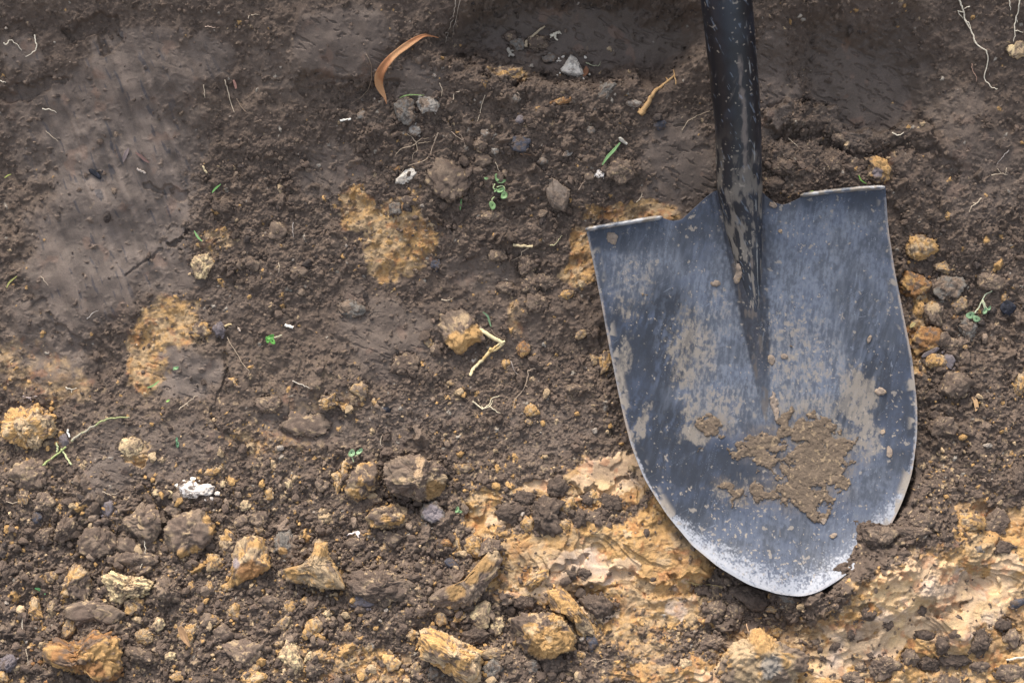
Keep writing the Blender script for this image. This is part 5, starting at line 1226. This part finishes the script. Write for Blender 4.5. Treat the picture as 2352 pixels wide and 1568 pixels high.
# colours of the face
def bl(lst, hard=.7, wp=16, sd_=81):
    out = np.zeros_like(BX); X_ = BX + wp * fbm(BX, BY, 40, 4, sd_); Y_ = BY + wp * fbm(BX, BY, 40, 4, sd_ + 5)
    for b in lst:
        px, py, rx, ry = b[:4]; an = math.radians(b[4]) if len(b) > 4 else 0; st_ = b[5] if len(b) > 5 else 1
        dx, dy = X_ - px, Y_ - py; c, s_ = math.cos(an), math.sin(an)
        d = np.sqrt(((c * dx - s_ * dy) / rx) ** 2 + ((s_ * dx + c * dy) / ry) ** 2)
        out = np.maximum(out, st_ * ss(1 + hard * .5, 1 - hard * .5, d))
    return out
streak = fbm(BX + .12 * BY, BY * .16, 5, 4, 91); streak2 = fbm(BX * 1 + .3 * BY, BY * .25, 8, 3, 95)
fine = fbm(BX, BY, 8, 4, 92); mid = fbm(BX, BY, 40, 4, 93); vfine = fbm(BX, BY, 3.5, 2, 96)
NAVY = np.array([.026, .031, .043]); PAINT = np.array([.046, .058, .088]); LIGHTP = np.array([.160, .175, .205]); DUST = np.array([.235, .200, .160]); BLK = np.array([.010, .010, .013])
gr = fbm(BX + .1 * BY, BY * .45, 4.5, 4, 99, .75)
c = mixc(np.broadcast_to(NAVY, BX.shape + (3,)), PAINT, ss(-.5, .6, mid + .22 * streak + .35 * fine + .3 * gr))
# scuffed haze of fine scratches
haze = bl([(1880, 700, 190, 160, 0, .9), (1850, 870, 160, 130), (1620, 720, 110, 170, 0, .8), (1640, 900, 110, 90, 0, .9), (1890, 520, 150, 60, 0, .7), (1490, 620, 110, 90, 0, .8), (1800, 1230, 230, 90, 0, .4), (1990, 1100, 80, 120, 0, .5)], 1.0)
c = mixc(c, LIGHTP, np.clip(haze * (.30 + .6 * ss(-.5, .6, .4 * streak + .5 * gr + .3 * fine)), 0, 1))
darkm = bl([(1530, 780, 75, 130, 0, 1), (1500, 1010, 110, 90, 25, 1), (1430, 790, 40, 120, -8, .7), (1640, 1080, 90, 50, 10, .8), (2010, 850, 60, 120, 10, .8), (1900, 450, 120, 30, 0, .5), (1600, 1160, 110, 60, 20, .6), (1490, 950, 70, 80, -20, .8), (1560, 1060, 90, 50, 0, .7), (1450, 560, 70, 30, 0, .6), (1985, 760, 60, 130, 15, .7), (1950, 930, 40, 50, 0, .7), (2060, 900, 36, 200, 0, .5), (1590, 560, 50, 60, 0, .5)], .9)
c = mixc(c, NAVY * .62, np.clip(darkm * 1.15, 0, 1) * ss(-.8, .4, .6 * streak2 + .5 * gr + .4 * fine) * .95)
# socket V darker, black paint
cxl = 1697 + (BY - 430) * .121; tt = np.clip((BY - 400) / 590, 0, 1); wd = 56 * (1 - tt) ** .9 + 3; dd = np.abs(BX - cxl) / wd
c = mixc(c, BLK * 2, ss(1.5, .6, dd + .3 * fine) * (.78 + .2 * ss(-.3, .3, gr + fine)) * ss(1.0, .62, tt))
c = mixc(c, [.12, .095, .072], ss(1.1, .7, dd) * ss(.15, .55, fbm(BX, BY * .4, 12, 4, 108)) * .6)
# tan dust film, streaked, patchy
dm = bl([(1460, 640, 60, 50, 0, .55), (1590, 810, 60, 110, 0, .75), (1640, 940, 90, 50, 10, .70), (1615, 985, 70, 32, 15, .95), (1830, 820, 100, 120, 0, .55), (1850, 935, 120, 36, 0, .74), (1960, 930, 26, 95, 25, 1.0), (1980, 890, 30, 60, 20, 1.0), (1900, 1010, 90, 50, 0, .7), (1690, 1130, 60, 40, 0, .6), (1440, 690, 50, 60, 0, .5), (1420, 860, 24, 100, -12, .8), (1460, 980, 18, 80, -22, .8), (1720, 600, 16, 70, 0, .8), (1800, 760, 60, 60, 0, .4), (1690, 520, 50, 60, 0, .4), (1990, 1000, 40, 60, 0, .8), (1640, 720, 60, 60, 0, .4)], .9)
gr = fbm(BX + .1 * BY, BY * .45, 4.5, 4, 99, .75)
dm = dm * (1 - .55 * ss(1.2, .8, dd) * ss(1000, 900, BY))
dcut = np.clip(ss(.30, .95, dm + .16 * streak + .42 * gr + .34 * fine - .05) * .85 + .42 * ss(.62, .95, dm + .2 * mid + .35 * fine + .3 * gr), 0, 1)
dcut = dcut * (1 - .38 * ss(.1, .6, streak2 + .4 * vfine))
c = mixc(c, DUST, dcut * .78)
pt = .06 + ss(-.2, .8, fbm(BX, BY, 150, 2, 106)) * .14
smal = ss(.86, .96, fbm(BX, BY, 13, 4, 97) + pt) * .7; c = mixc(c, DUST * 1.1, smal)
specks = ss(1.0, 1.1, fbm(BX, BY, 6, 3, 98) + pt * 1.1 + .25 * mid); c = mixc(c, [.30, .25, .19], specks * .8)
scr = ss(.93, 1.0, 1 - np.abs(fbm(BX + .22 * BY, BY * .05, 10, 2, 101)) * 6) * ss(.0, .4, fbm(BX, BY, 60, 2, 102)) + ss(.93, 1, 1 - np.abs(fbm(BX * .05 + .01 * BY, BY + .6 * BX, 14, 2, 103)) * 6) * ss(.1, .5, fbm(BX, BY, 50, 2, 104)) * .8
c = mixc(c, [.30, .33, .38], np.clip(scr, 0, 1) * .5 * (1 - .7 * dcut))
# bare metal worn white towards the cutting edge
tipness = ss(1040, 1330, BY)
band = 6 + 56 * tipness * ss(1500, 1720, BX + (BY - 1100) * .4) + 30 * ss(1100, 1250, BY) * ss(1900, 2050, BX)
mh = bl([(1757, 1020, 60, 40), (1860, 1000, 70, 45, -20), (1915, 1050, 60, 60), (1850, 1100, 90, 70), (1780, 1135, 70, 26), (1690, 1130, 50, 24, -25), (1630, 978, 42, 26, -30)], 1.2)
c = mixc(c, [.15, .115, .082], mh * (.25 + .6 * ss(-.1, .5, gr + .6 * fine)))
wear = ss(1.15, .1, ED / band + .30 * fine + .42 * vfine + .25 * gr + .1 * mid)
wear = wear * (.35 + .65 * ss(820, 1150, BY))
c = mixc(c, [.34, .35, .375], wear * .82)
rimm = ss(7, 2.5, ED + 2 * fine); c = mixc(c, [.27, .22, .18], rimm * ss(-.3, .3, fine + mid) * .85 * ss(1320, 1150, BY) + rimm * .2)
rbl = ss(.2, .5, fbm(BX, BY, 26, 3, 105)) * ss(26, 10, ED) * ss(1300, 1150, BY); c = mixc(c, DUST * 1.05, rbl * .9)
rg = .50 + .38 * dcut + .12 * wear + .1 * fine + .2 * smal; rg = np.clip(rg, .3, .92)
idx = np.arange(NTt * NS, dtype=np.int32).reshape(NTt, NS); nF = NTt * NS
Ff = np.stack([idx[:-1, :-1], idx[1:, :-1], idx[1:, 1:], idx[:-1, 1:]], -1).reshape(-1, 4)
Fb = Ff[:, ::-1] + nF
ring = np.concatenate([idx[0, :-1], idx[:-1, -1], idx[-1, :0:-1], idx[:0:-1, 0]])
rn = np.roll(ring, -1); Fr = np.stack([ring, rn, rn + nF, ring + nF], -1)
bb = proj_inv(1700, 470, 60); base_s = (float(bb[0]), float(bb[1]), 60.0)
sh = empty('shovel', base_s); tag(sh, 'steel digging shovel with a muddy blue-grey blade and black shaft', 'shovel')
cf = c.reshape(-1, 3); cb = np.tile(np.array([[.05, .045, .045]]), (nF, 1))
cb[ring] = np.array([.20, .165, .135]) * (1 + .5 * np.clip(fbm(BX, BY, 14, 3, 107).ravel()[ring], -1, 1))[:, None]
mk('blade', np.vstack([front, back]), np.vstack([Ff, Fb, Fr]), None, M_STEEL, np.vstack([cf, cb]), parent=sh, pbase=base_s, extra={'Rough': np.r_[rg.ravel(), np.full(nF, .7)]})
# footrests: the rolled top edges
def footrest(pts, r):
    P = catmull(pts, 14); n = len(P); hh_ = blade_h(P[:, 0], P[:, 1] + 4) + 7
    tpr = np.minimum(1, np.minimum(np.arange(n) / 4 + .45, (n - 1 - np.arange(n)) / 4 + .45))
    k = 1 - hh_ / LP; C3 = np.stack([(P[:, 0] - 1176) * k, (784 - P[:, 1]) * k, hh_], 1)
    V, F = tube(C3, r * tpr, 14, .12, 5, flat=2.4)
    n_ = fbm3(V, 20, 4, 3); cc_ = mixc(np.broadcast_to(np.array([.10, .11, .13]), V.shape), [.40, .39, .38], ss(-.1, .4, n_ + .15)); cc_ = mixc(cc_, DUST, ss(.1, .35, fbm3(V, 14, 3, 9)))
    return mk('footrest', V, F, None, M_STEEL, cc_, parent=sh, pbase=base_s, extra={'Rough': np.full(len(V), .5)})
footrest([(1345, 527), (1400, 518), (1460, 508), (1522, 499)], 5.2)
footrest([(1838, 449), (1900, 441), (1970, 434), (2033, 430)], 5.2)
# shaft
n = 420; pyv = np.linspace(800, -2300, n)
cxv = np.interp(pyv, [-2300, 0, 80, 160, 230, 300, 360, 430, 500, 575, 800], [1440, 1668.5, 1677, 1684, 1691, 1696, 1697, 1698, 1706, 1714.5, 1742])
bh_c = blade_h(np.array([1697.]), np.array([430.]))[0]
Rsk = np.interp(pyv, [-2300, 0, 300, 430, 520, 640, 800], [54, 54, 50.5, 50.5, 42, 26, 8])
hsk = blade_h(cxv, np.clip(pyv, 432, 2000)) - Rsk * np.interp(pyv, [430, 520, 640, 800], [.08, .62, .82, 1.3])
hv = np.where(pyv > 430, hsk, np.interp(pyv, [-2300, 0, 430], [2350, 330, float(np.interp(430, pyv[::-1], hsk[::-1]))]))
# x,y of the axis: for the part inside the frame invert the projection; above it continue straight
k = 1 - hv / LP
AXx, AXy = (cxv - 1176) * k, (784 - pyv) * k
i0 = np.argmin(np.abs(pyv - 0)); 
dirv = np.array([AXx[i0] - AXx[i0 - 20], AXy[i0] - AXy[i0 - 20], hv[i0] - hv[i0 - 20]]); dirv /= np.linalg.norm(dirv)
for i in range(i0 + 1, n):
    L_ = (i - i0) * 6.5; AXx[i], AXy[i], hv[i] = np.array([AXx[i0], AXy[i0], hv[i0]]) + dirv * L_
C3 = np.stack([AXx, AXy, hv], 1)
for _ in range(25): C3[1:-1] = (C3[:-2] + 2 * C3[1:-1] + C3[2:]) / 4
Rv = Rsk
KS = 220; T = np.gradient(C3, axis=0); T /= np.linalg.norm(T, axis=1)[:, None]
A = np.cross(T, np.array([0, 0, 1.])); A /= np.linalg.norm(A, axis=1)[:, None]; B = np.cross(A, T)
th = np.arange(KS) * 2 * math.pi / KS
# finer rows where it is seen
ti = np.r_[np.linspace(0, i0 + 2, 760), np.linspace(i0 + 3, n - 1, 60)]
C3 = np.stack([np.interp(ti, np.arange(n), C3[:, a]) for a in range(3)], 1); A = np.stack([np.interp(ti, np.arange(n), A[:, a]) for a in range(3)], 1); B = np.stack([np.interp(ti, np.arange(n), B[:, a]) for a in range(3)], 1); Rv = np.interp(ti, np.arange(n), Rv); pv = np.interp(ti, np.arange(n), pyv)
n = len(C3)
V = C3[:, None] + Rv[:, None, None] * (A[:, None] * np.cos(th)[None, :, None] + B[:, None] * np.sin(th)[None, :, None])
along = np.r_[0, np.cumsum(np.linalg.norm(np.diff(C3, axis=0), axis=1))][:, None] * np.ones((1, KS)); TH2 = th[None] * np.ones((n, 1)); arc = TH2 * 51
c = mixc(np.broadcast_to(BLK, V.shape), np.array([.020, .024, .034]), ss(0, .6, fbm(arc, along, 60, 4, 111)) * .7)
fl1 = ss(.62, .74, fbm(arc + .5 * along, along * .2, 7, 4, 112)) * ss(-.2, .5, fbm(arc, along, 70, 3, 113))
c = mixc(c, [.13, .11, .095], fl1 * .4)
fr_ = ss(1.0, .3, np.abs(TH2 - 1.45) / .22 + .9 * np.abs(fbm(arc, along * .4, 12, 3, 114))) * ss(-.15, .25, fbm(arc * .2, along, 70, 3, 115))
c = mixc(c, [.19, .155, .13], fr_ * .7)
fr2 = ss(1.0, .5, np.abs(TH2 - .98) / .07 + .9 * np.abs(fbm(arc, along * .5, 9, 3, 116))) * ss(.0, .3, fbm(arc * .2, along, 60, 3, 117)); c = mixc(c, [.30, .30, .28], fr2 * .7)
c = mixc(c, [.28, .33, .40], ss(.68, .82, fbm(arc - .4 * along, along * .22, 6, 3, 118)) * .3)
low = ss(240, 480, np.broadcast_to(pv[:, None], TH2.shape)); c = mixc(c, DUST * .9, low * ss(-.1, .45, fbm(arc, along * .4, 12, 4, 119)) * .7)
c = mixc(c, DUST, ss(.90, 1.0, fbm(arc, along, 7, 2, 120) + .3 * fbm(arc, along, 60, 2, 121)) * .8)
V = V.reshape(-1, 3); idx = np.arange(n * KS, dtype=np.int32).reshape(n, KS); nx = np.roll(idx, -1, axis=1)
F = np.stack([idx[:-1], nx[:-1], nx[1:], idx[1:]], -1).reshape(-1, 4)
rgh = np.clip(.30 + .4 * fl1 + .4 * fr_ + .35 * low * .6, .3, .9).ravel()
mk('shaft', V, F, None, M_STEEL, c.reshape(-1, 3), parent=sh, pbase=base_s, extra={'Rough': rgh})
# caked mud on the face: real layers of earth cut from the same surface
def mud(name, lst, hgt, sd_, thr=.5, colr=(.155, .108, .070), wp=14, nfreq=.55, label=None):
    m = np.zeros_like(BX); X_ = BX + wp * fbm(BX, BY, 26, 4, sd_); Y_ = BY + wp * fbm(BX, BY, 26, 4, sd_ + 5)
    for b in lst:
        px, py, rx, ry = b[:4]; an = math.radians(b[4]) if len(b) > 4 else 0
        dx, dy = X_ - px, Y_ - py; c_, s_ = math.cos(an), math.sin(an)
        m = np.maximum(m, 1.5 - np.sqrt(((c_ * dx - s_ * dy) / rx) ** 2 + ((s_ * dx + c_ * dy) / ry) ** 2))
    m = m + nfreq * fbm(BX, BY, 13, 4, sd_ + 9, .62)
    e = np.clip(m - thr, 0, .35) / .35
    hm = BH + np.where(m > thr, hgt * (np.sqrt(e) * (.7 + .30 * fbm(BX, BY, 7, 4, sd_ + 2, .7) + .35 * fbm(BX, BY, 34, 3, sd_ + 4))) + .4, -2.5)
    msk = m > thr - .06
    fm = msk[:-1, :-1] & msk[1:, 1:] & msk[1:, :-1] & msk[:-1, 1:]
    idx = np.arange(NTt * NS, dtype=np.int32).reshape(NTt, NS)
    quads = np.stack([idx[:-1, :-1], idx[1:, :-1], idx[1:, 1:], idx[:-1, 1:]], -1)
    cc = np.array(colr)[None] * (1 + .22 * fbm(BX, BY, 12, 4, sd_ + 1).ravel())[:, None]
    cc = mixc(cc, TAN * .9, ss(.62, .7, fbm(BX, BY, 7, 2, sd_ + 3)).ravel() * .6)
    VV = np.stack([WXb, WYb, hm], -1).reshape(-1, 3)
    todo = set(map(tuple, np.argwhere(fm))); comps = []
    while todo:                       # each separate patch is a part of its own
        q = [todo.pop()]; comp = []
        while q:
            i, j = q.pop(); comp.append((i, j))
            for nb in ((i + 1, j), (i - 1, j), (i, j + 1), (i, j - 1)):
                if nb in todo: todo.remove(nb); q.append(nb)
        comps.append(comp)
    comps.sort(key=len, reverse=True)
    for ci, comp in enumerate(comps[:60]):
        if len(comp) < 30: continue
        ij = np.array(comp); Fm = quads[ij[:, 0], ij[:, 1]]
        used = np.unique(Fm); rem = np.full(NTt * NS, -1, np.int32); rem[used] = np.arange(len(used))
        o = mk(name if ci == 0 else 'mud_smear', VV[used], rem[Fm], None, M_MUD, cc[used], parent=sh, pbase=base_s)
        if label and ci == 0: o['label'] = label
mud('mud_cake', [(1630, 978, 34, 19, -35), (1757, 1018, 46, 30, 0), (1800, 985, 15, 34, -20), (1750, 1055, 32, 26), (1703, 1035, 22, 26), (1855, 1000, 44, 28, -25), (1885, 975, 34, 24, -35), (1925, 1030, 40, 34, 20), (1910, 1068, 48, 34), (1855, 1090, 66, 44, 10), (1840, 1135, 62, 30, -15), (1765, 1135, 44, 17, 5), (1860, 1168, 36, 15, -30), (1930, 1110, 22, 20), (1680, 1128, 34, 11, -30), (1870, 1050, 66, 44), (1738, 1128, 12, 22), (1690, 1150, 8, 22, -15)], 4.6, 131, colr=(.128, .092, .062), label='thick brown mud caked above the tip of the blade')
mud('mud_smear', [(1778, 925, 8, 26), (1783, 950, 6, 16), (1772, 826, 8, 13), (1801, 818, 9, 7, 20), (2022, 900, 9, 12, 10), (1765, 690, 4, 4), (1712, 560, 16, 26, -12), (1697, 625, 10, 24, -5), (1705, 540, 20, 16), (1645, 650, 12, 8, -20), (1790, 530, 4, 6), (1800, 460, 9, 7), (1776, 468, 10, 8), (1403, 548, 11, 14, 20), (1732, 600, 5, 20), (2042, 1040, 7, 12), (1998, 780, 6, 10, -30), (1890, 1195, 6, 7), (1917, 1232, 7, 8), (2027, 990, 6, 7)], 5, 151, colr=(.24, .185, .14), wp=5, nfreq=.25, label=None)
print('shovel', time.time() - T0)
